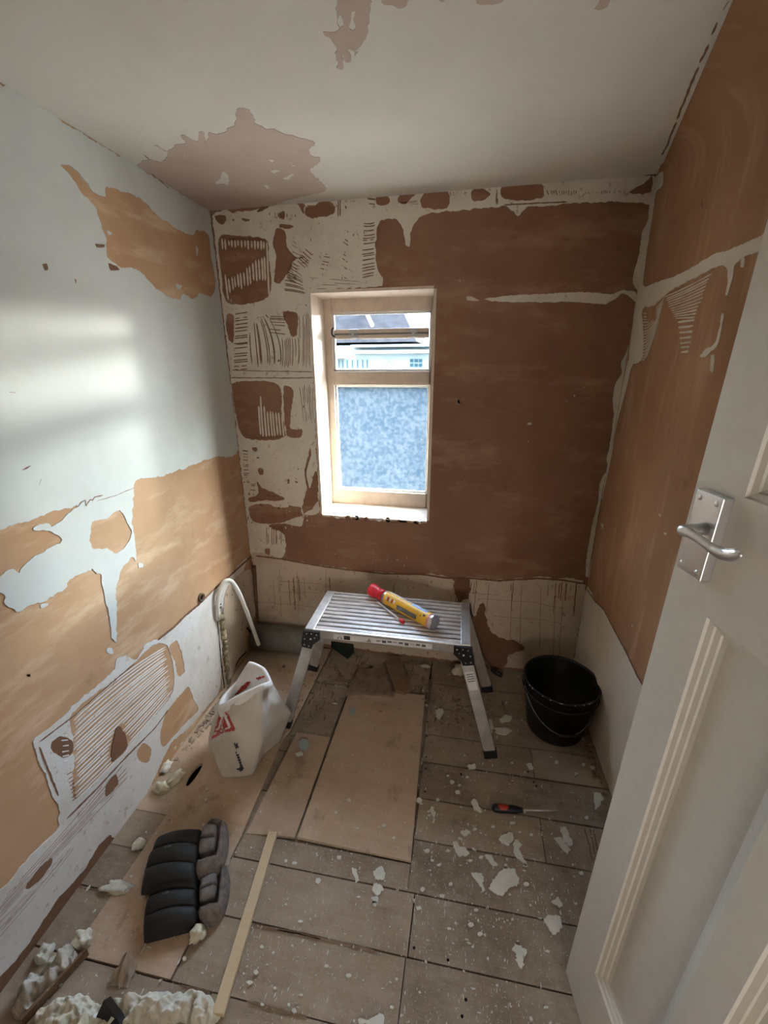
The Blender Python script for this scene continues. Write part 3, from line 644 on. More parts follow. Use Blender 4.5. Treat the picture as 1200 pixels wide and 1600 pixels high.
for q in (ct(295, -40, 395, -40, 390, 18, 360, 30, 330, 12, 300, 16), ct(505, -20, 542, -20, 525, 8), ct(655, -30, 768, -30, 760, 10, 690, 14, 665, 8), ct(1138, 28, 1160, -20, 1195, -20, 1180, 6, 1150, 32), ct(185, 203, 198, 203, 192, 216)):
    layer('bare_ceiling_patch', CEIL, [q], M['ceiling_pink'], ceiling, .0012, amp=.005, step=.01)
C3 = [(1031, 262), (1040, 248), (1060, 215), (1072, 190), (1080, 155), (1103, 110), (1118, 82), (1135, 55), (1150, 20), (1160, 0), (1178, -40), (1200, -100), (1240, -190)]
w_ = [on_ceil(p) for p in C3][-1]
layer('bare_ceiling_patch', CEIL, [C3+[('w', w_.x, .3, H), ('w', xr(.3)-.001, .3, H), ('w', xr(D)-.001, D-.001, H)]], M['plaster_right'], ceiling, .0012, amp=.004, step=.012)
for a in ((1139, 0, 1131, 14), (1121, 33, 1115, 48, 1112, 54), (1108, 68, 1100, 84, 1094, 97), (1092, 103, 1085, 118, 1077, 138, 1070, 156, 1063, 172, 1058, 186), (1057, 190, 1049, 208, 1043, 226, 1034, 242), (1146, -18, 1141, -5)):
    line(px(*a), .006, M['groove'], CEIL, ceiling, h=.0015, name='ceiling_crack')
for a in ((85, 318, 150, 370), ): line(cc(85, 318, 120, 350), .004, M['groove'], CEIL, ceiling, h=.002, name='ceiling_crack'); line(cc(130, 425, 215, 512), .006, M['groove'], CEIL, ceiling, h=.002, name='ceiling_crack')

# the right wall's plaster sweeps over onto the ceiling
b = B(); rows = []
for i in range(40):
    y = .25+(D-.03-.25)*i/39; R_ = min(.24, .235*(D-y)); row = []
    for k in range(13):
        a = math.pi/2*k/12; row.append(b.verts.new((xr(y)-R_*(1-math.cos(a))-.0005, y, H-R_*(1-math.sin(a))-.0018)))
    rows.append(row)
for p, q in zip(rows, rows[1:]):
    for k in range(12): b.faces.new((p[k], p[k+1], q[k+1], q[k]))
link('plaster_cove', b, M['plaster_right'], ceiling, True)
for nx, ny in ((668, 1128), (667, 1150), (666, 1183), (665, 1201), (664, 1237), (825, 1206), (834, 1222), (838, 1228), (720, 1209), (647, 1481), (700, 1500), (728, 1562), (722, 1588), (721, 1211), (475, 1069), (478, 1072)):
    c = on_floor((nx, ny), .0018); b = B(); b.faces.new([b.verts.new(c+Vector((math.cos(k)*.0045, math.sin(k)*.0045, 0))) for k in range(6)]); link('nail_head', b, M['void'], floor)
for a in ((914, 1294, 925, 1345), (921, 1293, 931, 1340), (927, 1296, 934, 1330), (394, 1445, 470, 1460, 590, 1487), (430, 1453, 500, 1468), (280, 1540, 328, 1551), (385, 1565, 420, 1575, 480, 1590), (119, 1386, 190, 1398)):
    line(px(*a), .006, M['oldwood'], FLOOR, floor, h=.0026, name='board_split', amp=.004)
# ================================================================== WINDOW
win = structure('window_1', (-.5, D, .9)); bpy.context.view_layer.update()
YF = D+.16
fxl, fxr, fz0, fz1 = -.785, -.203, .925, 2.022
gl_, gr_ = -.748, -.226
zt1, zt0 = on_back((595, 487), YF).z, on_back((595, 580), YF).z
zb1, zb0 = on_back((595, 602), YF).z, on_back((595, 768), YF).z
def rv(bm, a, b, c, d): bm.faces.new([bm.verts.new(v) for v in (a, b, c, d)])
for nm, q in (('reveal', ((GX0, D-.002, GZ0), (GX0, D-.002, GZ1), (fxl, YF+.02, fz1), (fxl, YF+.02, fz0))), ('reveal', ((GX1, D-.002, GZ0), (GX1, D-.002, GZ1), (fxr, YF+.02, fz1), (fxr, YF+.02, fz0))),
              ('soffit', ((GX0, D-.002, GZ1), (GX1, D-.002, GZ1), (fxr, YF+.02, fz1), (fxl, YF+.02, fz1)))):
    b = B(); q = [Vector(v) for v in q]; n_ = (q[1]-q[0]).cross(q[2]-q[1]).normalized()
    cen = Vector((-.5, D+.08, 1.45)); n_ = n_ if (cen-q[0]).dot(n_) < 0 else -n_
    hexa(b, q+[v+n_*.012 for v in q]); o = link(nm, b, M['frame_paint'], win)
    bv = None
# broken-edged sill plaster
b = B(); n = 46; prev = None
for i in range(n+1):
    x = GX0+(GX1-GX0)*i/n; e = .012+.012*noise.noise(Vector((x*30, 1, 2)))+.008*noise.noise(Vector((x*90, 4, 2)))
    dz = .006*noise.noise(Vector((x*40, 9, 2)))
    cur = [b.verts.new((x, YF+.02, fz0+.002)), b.verts.new((x, D+.03, GZ0+.006)), b.verts.new((x, D-e, GZ0-.002+dz)), b.verts.new((x, D-e+.004, GZ0-.014+dz*2)), b.verts.new((x, D+.01, GZ0-.012))]
    if prev:
        for k in range(4): b.faces.new((prev[k], prev[k+1], cur[k+1], cur[k]))
    prev = cur
link('sill', b, M['frame_paint'], win)
for k in range(9):
    x = -.70+.055*k+random.uniform(-.02, .02); b = B(); L = random.uniform(.03, .08)
    loop = [(x+L*s, GZ0-.010+.006*random.uniform(-1, 1)+dz) for s, dz in ((-.5, 0), (-.1, .008), (.4, .004), (.5, -.004), (.1, -.010), (-.3, -.009))]
    vs = [b.verts.new((p[0], D-.010, p[1])) for p in loop]; v2 = [b.verts.new((p[0], D+.006, p[1])) for p in loop]
    b.faces.new(vs); b.faces.new(v2)
    for i in range(6): b.faces.new((vs[i], vs[(i+1) % 6], v2[(i+1) % 6], v2[i]))
    link('loose_plaster', b, random.choice([M['groove'], M['sack_in'], M['void']]), win)
def wb(name, x0, x1, z0, z1, y0=YF, y1=YF+.06, mat='frame_paint', bev=.004):
    b = B(); box(b, x0, x1, y0, y1, z0, z1, bevel=bev); return link(name, b, M[mat], win)
wb('stile', fxl-.01, gl_, fz0-.02, fz1+.01); wb('stile', gr_, fxr+.01, fz0-.02, fz1+.01)
wb('top_rail', gl_, gr_, zt1, fz1+.01); wb('transom', gl_, gr_, zb1, zt0, YF-.008); wb('bottom_rail', gl_, gr_, fz0-.02, zb0, YF-.004)
# glazing beads
for (z0, z1) in ((zb0, zb1), (zt0, zt1)):
    for q in ((gl_, gl_+.010, z0, z1), (gr_-.010, gr_, z0, z1), (gl_, gr_, z0, z0+.010), (gl_, gr_, z1-.010, z1)):
        wb('glazing_bead', *q, YF+.012, YF+.03, 'white_plastic', .002)
zv1, zv0 = on_back((600, 513), YF+.01).z, on_back((600, 529), YF+.01).z
vent = wb('vent_bar', gl_+.012, gr_-.012, zv0, zv1, YF+.004, YF+.034, 'frame_paint', .006)
b = B(); tube(b, [(gl_+.014, YF-.004, (zv0+zv1)/2-.002), (gr_-.014, YF-.004, (zv0+zv1)/2-.002)], .004, 8)
link('stay_rod', b, M['grey_pvc'], vent)
for pxx in (552, 646):
    x = on_back((pxx, 521), YF).x; b = B(); box(b, x-.024, x+.024, YF-.006, YF+.012, zv0+.004, zv1-.002, bevel=.004); box(b, x-.006, x+.008, YF-.014, YF+.0, zv0+.010, zv1-.02, bevel=.002)
    link('stay_catch', b, M['alu'], vent)
b = B(); tube(b, smooth_path([(gl_+.016, YF-.004, zv0+.012), (gl_+.004, YF-.012, zv0+.02), (gl_+.004, YF-.014, zv0+.045), (gl_+.012, YF-.010, zv0+.055)], 5), .004, 8); link('stay_hook', b, M['black'], vent)
def pane(z0, z1, mat, name):
    b = B(); box(b, gl_, gr_, YF+.022, YF+.026, z0, z1); return link(name, b, mat, win)
pane(zt0, zt1, M['glass'], 'glass_pane')
b = B(); rv(b, (gl_, YF+.024, zb0), (gr_, YF+.024, zb0), (gr_, YF+.024, zb1), (gl_, YF+.024, zb1)); link('frosted_pane', b, M['frosted'], win)

# ================================================================== OUTSIDE
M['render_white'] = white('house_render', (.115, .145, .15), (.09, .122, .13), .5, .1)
M['pane_backdrop'] = white('pane_backdrop', (.025, .034, .040), (.021, .028, .033), .5, .1)  # dark tone of the added backdrop wall, dims the frosted pane
M['slate'] = simple('slate', (.012, .0135, .0165), .95, spec=.03, nb=.5, ns=6, var=.35)
M['slate_far'] = simple('slate_far', (.13, .14, .17), .8, var=.3, ns=6)
M['house_glass'] = simple('house_glass', (.018, .04, .05), .9, spec=.02)
M['gutter'] = simple('gutter', (.26, .34, .38), .5)
M['bounce_ground'] = simple('bounce_paving', (.42, .40, .36), .9, nb=.3, ns=3, var=.3)  # ground coloured pale to bounce light up through the window onto the ceiling
M['hedge'] = simple('hedge', (.06, .10, .035), .95, nb=1, ns=8, var=.5)
M['pink_wall'] = simple('brick_pink', (.42, .26, .21), .9, var=.2)
b = B(); box(b, -60, 60, D+.6, 90, -2.9, -2.75); link('ground', b, M['bounce_ground'], kind='structure')
YH = 18.0
def hw(p, y=YH): return on_back(p, y)
e0, e1 = hw((519, 540)), hw((676, 540))
hs = thing('neighbour_house', 'white rendered house with slate roof seen through the top pane', 'house', (-3.8, YH, -2.75))
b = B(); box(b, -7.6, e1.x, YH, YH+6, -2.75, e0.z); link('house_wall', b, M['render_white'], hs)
# main slate roof with a hipped right end, ridge set back
r1 = on_back((622, 484), YH+3.0); rr = on_back((640, 512), YH+.3)
b = B(); ez = e0.z+.1
v = [(-8.4, YH-.14, ez), (rr.x+.35, YH-.14, ez), (rr.x+.35, YH+6.3, ez), (-8.4, YH+6.3, ez), (-8.4, YH+3, r1.z+.35), (r1.x, YH+3, r1.z+.35)]
vs = [b.verts.new(q) for q in v]
for f in ((0, 1, 5, 4), (1, 2, 5), (2, 3, 4, 5), (3, 0, 4), (0, 3, 2, 1)): b.faces.new([vs[i] for i in f])
rf = link('roof', b, M['slate'], hs)
b = B(); q0, q1 = on_back((572, 484), YH+2.6), on_back((586, 512), YH+.2); tube(b, [q0+Vector((0, -.5, .05)), q1+Vector((0, -.5, .05))], .08, 8); link('roof_valley', b, M['slate_far'], rf)
b = B(); q0, q1 = hw((553, 537)), hw((664, 551)); 
box(b, q0.x, e1.x+.3, YH-.5, YH, q1.z-.02, q1.z+.09); box(b, q0.x, e1.x+.3, YH-.55, YH, q1.z+.22, q1.z+.30)
link('gutter', b, M['gutter'], hs)
for xx in (528, 534, 541, 549, 557, 565, 572):
    a_, c_ = hw((xx, 561)), hw((xx+4.2, 576)); b = B(); box(b, a_.x, c_.x, YH-.04, YH+.02, c_.z, a_.z); w = link('window', b, M['render_white'], hs)
    b = B(); box(b, a_.x+.03, c_.x-.03, YH-.06, YH-.03, c_.z+.03, a_.z-.03); link('window_pane', b, M['house_glass'], w)
for xx in (641, 648, 655):
    for yy in (561, 568):
        a_, c_ = hw((xx, yy)), hw((xx+4.6, yy+5)); b = B(); box(b, a_.x, c_.x, YH-.05, YH+.02, c_.z, a_.z); link('window', b, M['house_glass'], hs)
a_, c_ = hw((597, 562)), hw((614, 575)); b = B()
for k in range(5): tube(b, [(a_.x+(c_.x-a_.x)*k/4, YH-.06, c_.z), (a_.x+(c_.x-a_.x)*((k+2) % 5)/4, YH-.06, a_.z)], .018, 6)
link('trellis', b, M['gutter'], hs)
a_, c_ = hw((525, 545)), hw((541, 560)); b = B(); prismv = [(a_.x, c_.z), (c_.x, c_.z), ((a_.x+c_.x)/2, a_.z)]
vs = [b.verts.new((p[0], YH-.8, p[1])) for p in prismv]+[b.verts.new((p[0], YH, p[1])) for p in prismv]
for f in ((0, 1, 2), (3, 5, 4), (0, 3, 4, 1), (1, 4, 5, 2), (2, 5, 3, 0)): b.faces.new([vs[i] for i in f])
link('porch_gable', b, M['pink_wall'], hs)
a_ = hw((640, 579)); b = B(); box(b, a_.x, e1.x+.5, YH-2, YH-.2, -2.75, a_.z); o = link('flat_roofed_garage', b, M['slate_far']); tag(o, 'low grey flat roofed garage in front of the white house', 'garage')
# houses either side complete the street
for i, (x0, x1, lab) in enumerate(((-19, -9.2, 'terraced house left of the white house, beyond the window'), (e1.x+2.0, 9, 'terraced house right of the white house, beyond the window'))):
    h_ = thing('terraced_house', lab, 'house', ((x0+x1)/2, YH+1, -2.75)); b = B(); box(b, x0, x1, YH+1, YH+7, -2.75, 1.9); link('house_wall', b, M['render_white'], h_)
    b = B(); vs = [b.verts.new(q) for q in ((x0-.2, YH+.7, 1.9), (x1+.2, YH+.7, 1.9), (x1+.2, YH+7.3, 1.9), (x0-.2, YH+7.3, 1.9), (x0-.2, YH+4, 3.3), (x1+.2, YH+4, 3.3))]
    for f in ((0, 1, 5, 4), (1, 2, 5), (2, 3, 4, 5), (3, 0, 4)): b.faces.new([vs[k] for k in f])
    link('roof', b, M['slate_far'], h_)
b = B(); box(b, -9, 1.5, 8.0, 8.3, -2.75, 1.33); box(b, -9.1, 1.6, 7.9, 8.4, 1.33, 1.40); o = link('pane_backdrop_wall', b, M['pane_backdrop']); tag(o, 'added dark backdrop wall evening the tone seen through the frosted pane', 'wall')  # invented wall, put here so the frosted pane shows one even, dimmer tone

# ================================================================== DOOR
door = structure('door_1', (.39, .40, 0)); bpy.context.view_layer.update()
DT = Vector((.372, .822, .012))                         # latch-side bottom corner
du = Vector((.020, -.107, 0)).normalized()               # along the leaf towards the hinges
dn = Vector((-du.y, du.x, 0)); dn = -dn if dn.x > 0 else dn   # into the room (-x)
lean = math.radians(1.6)
dz_ = (Vector((0, 0, 1))*math.cos(lean) + du*math.sin(lean)).normalized()
du2 = (du*math.cos(lean) - Vector((0, 0, 1))*math.sin(lean)*.0).normalized()
DM = Matrix(((du2.x, dz_.x, dn.x, DT.x), (du2.y, dz_.y, dn.y, DT.y), (du2.z, dz_.z, dn.z, DT.z), (0, 0, 0, 1)))
DI = DM.inverted()
def ondoor(p, off=0.0):
    w = hit(p, tuple(dn), dn.dot(DT)+off); return DI @ w
def dbox(name, w0, w1, h0, h1, d0=-.036, d1=0.0, mat='door_paint', bev=.0, par=None):
    b = B(); box(b, w0, w1, h0, h1, d0, d1, DM, bev); return link(name, b, M[mat], par or door)
DW, DHt = .80, 1.99
q = ondoor((1105, 965)); lt = q.y; ls = q.x
q = ondoor((940, 1552)); lb = q.y
q2 = ondoor((1165, 778)); ub = q2.y
pw = .155; mt = .055; st = .100
p1a = st; p1b = ondoor((1120, 1445)).x
p2a = p1b+.062; p2b = p2a+(p1b-p1a); p3a = p2b+.062; DW = p3a+(p1b-p1a)+st
dbox('stile', 0, st, 0, DHt); dbox('stile', DW-st, DW, 0, DHt)
dbox('bottom_rail', st, DW-st, 0, lb); dbox('lock_rail', st, DW-st, lt, ub); dbox('top_rail', st, DW-st, DHt-.1, DHt)
dbox('muntin', p1b, p2a, lb, lt); dbox('muntin', p2b, p3a, lb, lt)
def moulded(w0, w1, h0, h1):
    dbox('panel', w0-.002, w1+.002, h0-.002, h1+.002, -.030, -.020)
    prof = [(0, 0), (.002, -.005), (.010, -.008), (.0115, -.0115), (.020, -.0145), (.0215, -.018), (.030, -.020)]   # inset, depth
    b = B(); rings = []
    for ins, dep in prof:
        rings.append([b.verts.new(DM @ Vector(v)) for v in ((w0+ins, h0+ins, dep), (w1-ins, h0+ins, dep), (w1-ins, h1-ins, dep), (w0+ins, h1-ins, dep))])
    for a, c in zip(rings, rings[1:]):
        for k in range(4): b.faces.new((a[k], a[(k+1) % 4], c[(k+1) % 4], c[k]))
    link('moulding', b, M['door_paint'], door)
for w0, w1 in ((p1a, p1b), (p2a, p2b), (p3a, DW-st)): moulded(w0, w1, lb, lt)
moulded(st, DW-st, ub, DHt-.1)
# handle: backplate, screws, curled lever
a_ = ondoor((1100, 836), .008)
ph, pwid = .142, .058
bp = dbox('handle_backplate', a_.x-pwid/2, a_.x+pwid/2, a_.y-ph/2, a_.y+ph/2, 0, .017, 'chrome', .0015)
for sx in (-1, 1):
    for sz in (-1, 1):
        b = B(); m_ = DM @ Matrix.Translation((a_.x+sx*pwid*.32, a_.y+sz*ph*.42, .017)); lathe(b, [(.0001, .0016), (.0016, .0016), (.0044, .0012), (.005, 0)], 16, m_); s_ = link('screw', b, M['steel'], bp, True)
b = B()
c0 = ondoor((1102, 826), .017)
pts = [c0, (c0+ondoor((1066, 828), .054))/2, ondoor((1066, 828), .054)]
tube(b, [DM @ p for p in pts], [.0105, .009, .008], 16)
neck = link('handle_neck', b, M['chrome'], bp, True)
b = B()
lv = smooth_path([ondoor(p, o_) for p, o_ in (((1059, 828), .056), ((1074, 831), .056), ((1098, 846), .053), ((1117, 860), .049), ((1136, 867), .047), ((1159, 866), .051))], 6)
rings = []
n = len(lv)
for i, p in enumerate(lv):
    t = i/(n-1); w = .0095-.0025*math.sin(math.pi*min(1, max(0, (t-.1)/.6))); w *= math.sqrt(max(.08, min(1, t*9, (1-t)*9))); th = w*.62
    d = (lv[min(i+1, n-1)]-lv[max(i-1, 0)]).normalized(); s_ = Vector((0, 1, 0)); s_ = (s_-d*s_.dot(d)).normalized(); o_ = d.cross(s_)
    rings.append([b.verts.new(DM @ (p+s_*w*math.cos(k*math.pi/7)+o_*th*math.sin(k*math.pi/7))) for k in range(14)])
for a, c in zip(rings, rings[1:]):
    for k in range(14): b.faces.new((a[k], a[(k+1) % 14], c[(k+1) % 14], c[k]))
b.faces.new(rings[0]); b.faces.new(rings[-1])
link('lever', b, M['chrome'], bp, True)

# ================================================================== STEP BENCH
TZ = .53
c_ = Vector((-.330, 1.780, 0)); ang = math.radians(1.6)
BM = Matrix.Translation(c_) @ Matrix.Rotation(ang, 4, 'Z')
hx, hy = .385, .180
bench = thing('step_bench', 'folding aluminium step bench with slatted top standing under the window', 'bench', c_)
def bb(name, x0, x1, y0, y1, z0, z1, mat='alu', bev=.003, par=None):
    b = B(); box(b, x0, x1, y0, y1, z0, z1, BM, bev); return link(name, b, M[mat], par or bench)
ns = 10; endw = .045
for i in range(ns):
    y0 = -hy+.014+(2*hy-.028)*i/ns; y1 = y0+(2*hy-.028)/ns-.011
    b = B(); yy = [y0, y0+.004, (y0+y1)/2-.003, (y0+y1)/2, (y0+y1)/2+.003, y1-.004, y1]; zz = [-.004, 0, 0, -.003, 0, 0, -.004]
    A_ = [b.verts.new(BM @ Vector((-hx+endw, y, TZ+z))) for y, z in zip(yy, zz)]; B_ = [b.verts.new(BM @ Vector((hx-endw, y, TZ+z))) for y, z in zip(yy, zz)]
    A2 = [b.verts.new(BM @ Vector((-hx+endw, y, TZ-.012))) for y in (y0, y1)]; B2 = [b.verts.new(BM @ Vector((hx-endw, y, TZ-.012))) for y in (y0, y1)]
    for k in range(6): b.faces.new((A_[k], A_[k+1], B_[k+1], B_[k]))
    b.faces.new((A_[0], B_[0], B2[0], A2[0])); b.faces.new((A_[-1], B_[-1], B2[1], A2[1])); b.faces.new((A2[0], A2[1], B2[1], B2[0]))
    link('slat', b, M['slat'] if 'slat' in M else M['alu'], bench)
for s in (-1, 1): bb('end_rail', min(s*hx, s*(hx-endw)), max(s*hx, s*(hx-endw)), -hy, hy, TZ-.045, TZ+.001)
front = bb('side_rail', -hx+.02, hx-.02, -hy, -hy+.016, TZ-.048, TZ-.001); bb('side_rail', -hx+.02, hx-.02, hy-.016, hy, TZ-.048, TZ-.001)
bb('slat_gap_shade', -hx+endw, hx-endw, -hy+.016, hy-.016, TZ-.024, TZ-.018, 'black', 0)  # black sheet added below the slats, painting in the shade of their gaps
# label on the front rail: warning triangle, black box, small print
lab = bb('safety_label', -.245, .215, -hy-.0012, -hy, TZ-.040, TZ-.012, 'label_white', 0)
def rail_tri(x, w, mat, d):
    b = B(); vs = [b.verts.new(BM @ Vector(v)) for v in ((x-w, -hy-d, TZ-.037), (x+w, -hy-d, TZ-.037), (x, -hy-d, TZ-.015))]; b.faces.new(vs); return link('warning_mark', b, mat, lab)
rail_tri(-.215, .013, M['ink'], .0018); rail_tri(-.215, .008, M['label_white'], .0022)
bb('label_print', -.195, -.165, -hy-.002, -hy-.001, TZ-.037, TZ-.016, 'ink', 0, lab)
rail_tri(-.075, .012, M['card'], .0018)
for k in range(9): bb('label_print', -.04+k*.026, -.022+k*.026, -hy-.002, -hy-.001, TZ-.034+random.uniform(0, .006), TZ-.020, 'label_grey' if k % 3 else 'alu', 0, lab)
feet = {(-1, -1): (446, 1131), (1, -1): (767, 1179), (-1, 1): (489, 1044), (1, 1): (762, 1077)}
BI = BM.inverted()
for (sx, sy_), fp in feet.items():
    f = BI @ on_floor(fp, .012); ly = -hy+.012 if sy_ < 0 else hy-.012
    top = Vector((sx*(hx-.022), ly, TZ-.06)); bot = Vector((f.x, f.y, .012))
    b = B(); d = (bot-top).normalized(); side = Vector((0, 1, 0)); side = (side-d*side.dot(d)).normalized(); oth = d.cross(side)
    ax = .026; ay = .013
    def leg_box(b, p, q_, ax, ay):
        hexa(b, [BM @ (p+oth*a*ax+side*e*ay) for a, e in ((-1, -1), (1, -1), (1, 1), (-1, 1))]+[BM @ (q_+oth*a*ax+side*e*ay) for a, e in ((-1, -1), (1, -1), (1, 1), (-1, 1))])
    leg_box(b, top, bot, ax, ay); bmesh.ops.bevel(b, geom=b.edges[:], offset=.003, segments=2, affect='EDGES')
    leg = link('leg', b, M['alu'], bench)
    b = B(); leg_box(b, bot-d*.028, Vector((f.x, f.y, 0.004))+d*.004, ax+.004, ay+.004); bmesh.ops.bevel(b, geom=b.edges[:], offset=.003, segments=1, affect='EDGES'); link('rubber_foot', b, M['black'], leg)
    if (sx, sy_) == (1, -1):
        b = B(); p = top+d*.075; q_ = top+d*.165
        b.faces.new([b.verts.new(BM @ (v-side*(ay+.0015))) for v in (p-oth*.02, p+oth*.02, q_+oth*.02, q_-oth*.02)]); st_ = link('leg_label', b, M['label_white'], leg)
        for k in range(4):
            pp = p+d*(.01+.011*k); b = B(); b.faces.new([b.verts.new(BM @ (v-side*(ay+.0022))) for v in (pp-oth*.016, pp+oth*.016, pp+oth*.016+d*.004, pp-oth*.016+d*.004)]); link('leg_print', b, M['label_grey'], leg)
    # hinge bracket: black irregular plate with rivets
    b = B(); yb = ly+sy_*.016; s = sx
    prof = [(s*(hx-.075), TZ-.006), (s*(hx+.006), TZ-.006), (s*(hx+.010), TZ-.030), (s*(hx+.020), TZ-.075), (s*(hx+.016), TZ-.098), (s*(hx-.030), TZ-.104), (s*(hx-.040), TZ-.080), (s*(hx-.074), TZ-.048)]
    A_ = [b.verts.new(BM @ Vector((p[0], yb-.006, p[1]))) for p in prof]; B_ = [b.verts.new(BM @ Vector((p[0], yb+.006, p[1]))) for p in prof]
    b.faces.new(A_); b.faces.new(B_)
    for k in range(8): b.faces.new((A_[k], A_[(k+1) % 8], B_[(k+1) % 8], B_[k]))
    br = link('hinge_bracket', b, M['black'], bench)
    for (rx, rz, rr) in ((-.060, -.022, .004), (-.035, -.018, .003), (-.012, -.020, .003), (-.03, -.048, .005), (0, -.05, .004), (.004, -.083, .004), (-.018, -.088, .003), (-.05, -.04, .003)):
        b = B(); lathe(b, [(.0001, .0035), (rr*.7, .003), (rr, 0)], 10, BM @ Matrix.Translation((s*(hx+rx), yb-.006 if sy_ < 0 else yb+.006, TZ+rz)) @ Matrix.Rotation(math.pi/2*(1 if sy_ < 0 else -1), 4, 'X')); link('rivet', b, M['steel'], br, True)

# ================================================================== FOAM CAN
cr = .036
pa, pb = on_floor((680, 974), TZ+cr), on_floor((581, 921), TZ+cr)
ax = (pb-pa).normalized(); zz = Vector((0, 0, 1)); yy_ = zz.cross(ax)
CM = Matrix(((yy_.x, zz.x, ax.x, pa.x), (yy_.y, zz.y, ax.y, pa.y), (yy_.z, zz.z, ax.z, pa.z), (0, 0, 0, 1)))
L = (pb-pa).length
can = thing('foam_can', 'yellow expanding foam aerosol can with red nozzle lying on the step bench', 'aerosol can', pa-Vector((0, 0, cr)))
def cl(name, prof, mat, par=None, m=CM, seg=32): b = B(); lathe(b, prof, seg, m); return link(name, b, M[mat], par or can, True)
body = cl('can_body', [(.0001, .004), (cr*.8, .003), (cr*.86, 0), (cr, .004), (cr, .012), (cr*.985, .016), (cr*.985, L*.74), (cr*.9, L*.765), (cr*.62, L*.785)], 'steel')
cl('label_band', [(cr*.996, .018), (cr*.996, .030)], 'label_white', body); cl('label_stripe', [(cr*.999, .020), (cr*.999, .0235)], 'red', body); cl('label_stripe', [(cr*.999, .026), (cr*.999, .0295)], 'red', body)
cl('label_wrap', [(cr*.995, .030), (cr*.995, L*.72)], 'yellow', body)
def arc(name, a0, a1, z0, z1, mat, k=1.002):
    b = B(); n = 10; pr_ = None
    for i in range(n+1):
        a = math.radians(a0+(a1-a0)*i/n); cur = [b.verts.new(CM @ Vector((cr*k*math.cos(a), cr*k*math.sin(a), z))) for z in (z0, z1)]
        if pr_: b.faces.new((pr_[0], pr_[1], cur[1], cur[0]))
        pr_ = cur
    return link(name, b, M[mat], body, True)
# angles: find the direction facing the camera
tc = CM.inverted() @ CAM; fa = math.degrees(math.atan2(tc.y, tc.x)); sg = 1 if fa < 90 else -1
up_ = 90; tow = 1 if fa > 90 else -1      # tow: direction from top towards the camera side
A = lambda d: up_+tow*d                    # 0 = top, 90 = camera side
arc('label_picture', A(-60), A(8), .05, L*.34, 'label_blue'); arc('label_picture', A(-60), A(-8), L*.36, L*.70, 'label_white')
arc('label_panel', A(62), A(100), L*.20, L*.50, 'label_grey', 1.004); arc('label_panel', A(70), A(92), L*.24, L*.46, 'grey_pvc', 1.006)
for k in range(5):
    arc('label_letter', A(40), A(72), L*(.54+.032*k), L*(.56+.032*k), 'dkred' if k % 2 else 'label_white', 1.004)
arc('label_letter', A(30), A(45), L*.10, L*.13, 'ink', 1.003); arc('label_letter', A(45), A(60), L*.15, L*.16, 'ink', 1.003)
cap = cl('nozzle_cap', [(cr*.55, L*.78), (cr*.80, L*.79), (cr*.84, L*.83), (cr*.80, L*.84), (cr*.72, L*.88), (cr*.86, L*.90), (cr*.98, L*.985), (cr*.96, L), (cr*.6, L), (cr*.5, L*.97), (.0001, L*.96)], 'red')
b = B(); sd = yy_*(-1 if (CAM-pa).dot(yy_) < 0 else 1)
s0, s1 = on_floor((590, 941), TZ+.0105), on_floor((626, 969), TZ+.0105)
tube(b, [s0, (s0+s1)/2, s1], .0045, 10); straw = link('straw', b, M['label_white'], can, True)
b = B(); d = (s1-s0).normalized(); tube(b, [s1-d*.004, s1+d*.006, s1+d*.024], [.007, .010, .0085], 12); link('straw_adaptor', b, M['red'], can, True)

# ================================================================== BUCKET
bc = Vector((.497, 1.775, 0)); bh, br0, br1 = .285, .128, .166
bk_ = thing('bucket', 'black builders bucket standing in the right corner by the wall', 'bucket', bc)
m_ = Matrix.Translation(bc)
b = B(); r_ = lathe(b, [(.0001, .006), (br0*.93, .006), (br0*.95, 0), (br0, .002), (br0+.004, .01), (br1-.004, bh-.04), (br1+.003, bh-.038), (br1+.004, bh-.004), (br1+.007, bh), (br1+.004, bh+.004), (br1-.002, bh+.003), (br1-.004, bh-.006), (br0-.002, .014), (.0001, .013)], 48, m_)
link('bucket_body', b, M['bucket'], bk_, True)
b = B(); lathe(b, [(br1+.0045, bh-.052), (br1+.008, bh-.05), (br1+.008, bh-.046), (br1+.0045, bh-.044)], 48, m_); link('rim_band', b, M['bucket'], bk_, True)
hp = []
dirx = Vector((math.cos(math.radians(8)), math.sin(math.radians(8)), 0)); diry = Vector((-dirx.y, dirx.x, 0))
for k in range(25):
    t = math.pi*k/24; R = br1+.008
    u = math.cos(t); s = math.sin(t)
    zz_ = bh-.03-.165*s**.8; rad = br0+(br1-br0)*zz_/bh+.008
    ang_ = t; p = bc+dirx*(math.cos(ang_)*rad)-diry*(math.sin(ang_)*rad); p.z = zz_; hp.append(p)
b = B(); tube(b, hp, .0028, 8); hd = link('wire_handle', b, M['grey_pvc'], bk_, True)
b = B(); tube(b, [p+(p-bc).normalized()*.002 for p in hp[10:15]], .008, 10); link('handle_grip', b, M['black'], hd, True)
for p in (hp[0], hp[-1]):
    b = B(); lump(b, p-(p-Vector((bc.x, bc.y, p.z)))*.03, (.014, .014, .016), 3, 2, .05, flat=False); link('handle_lug', b, M['bucket'], bk_, True)
for i in range(12):
    a = random.uniform(3.6, 6.1); p = bc+Vector((math.cos(a)*(br1+.006), math.sin(a)*(br1+.006), bh+.002)); b = B(); lump(b, p, (.004, .003, .002), i, 1); link('plaster_splash', b, M['crumb'], bk_)

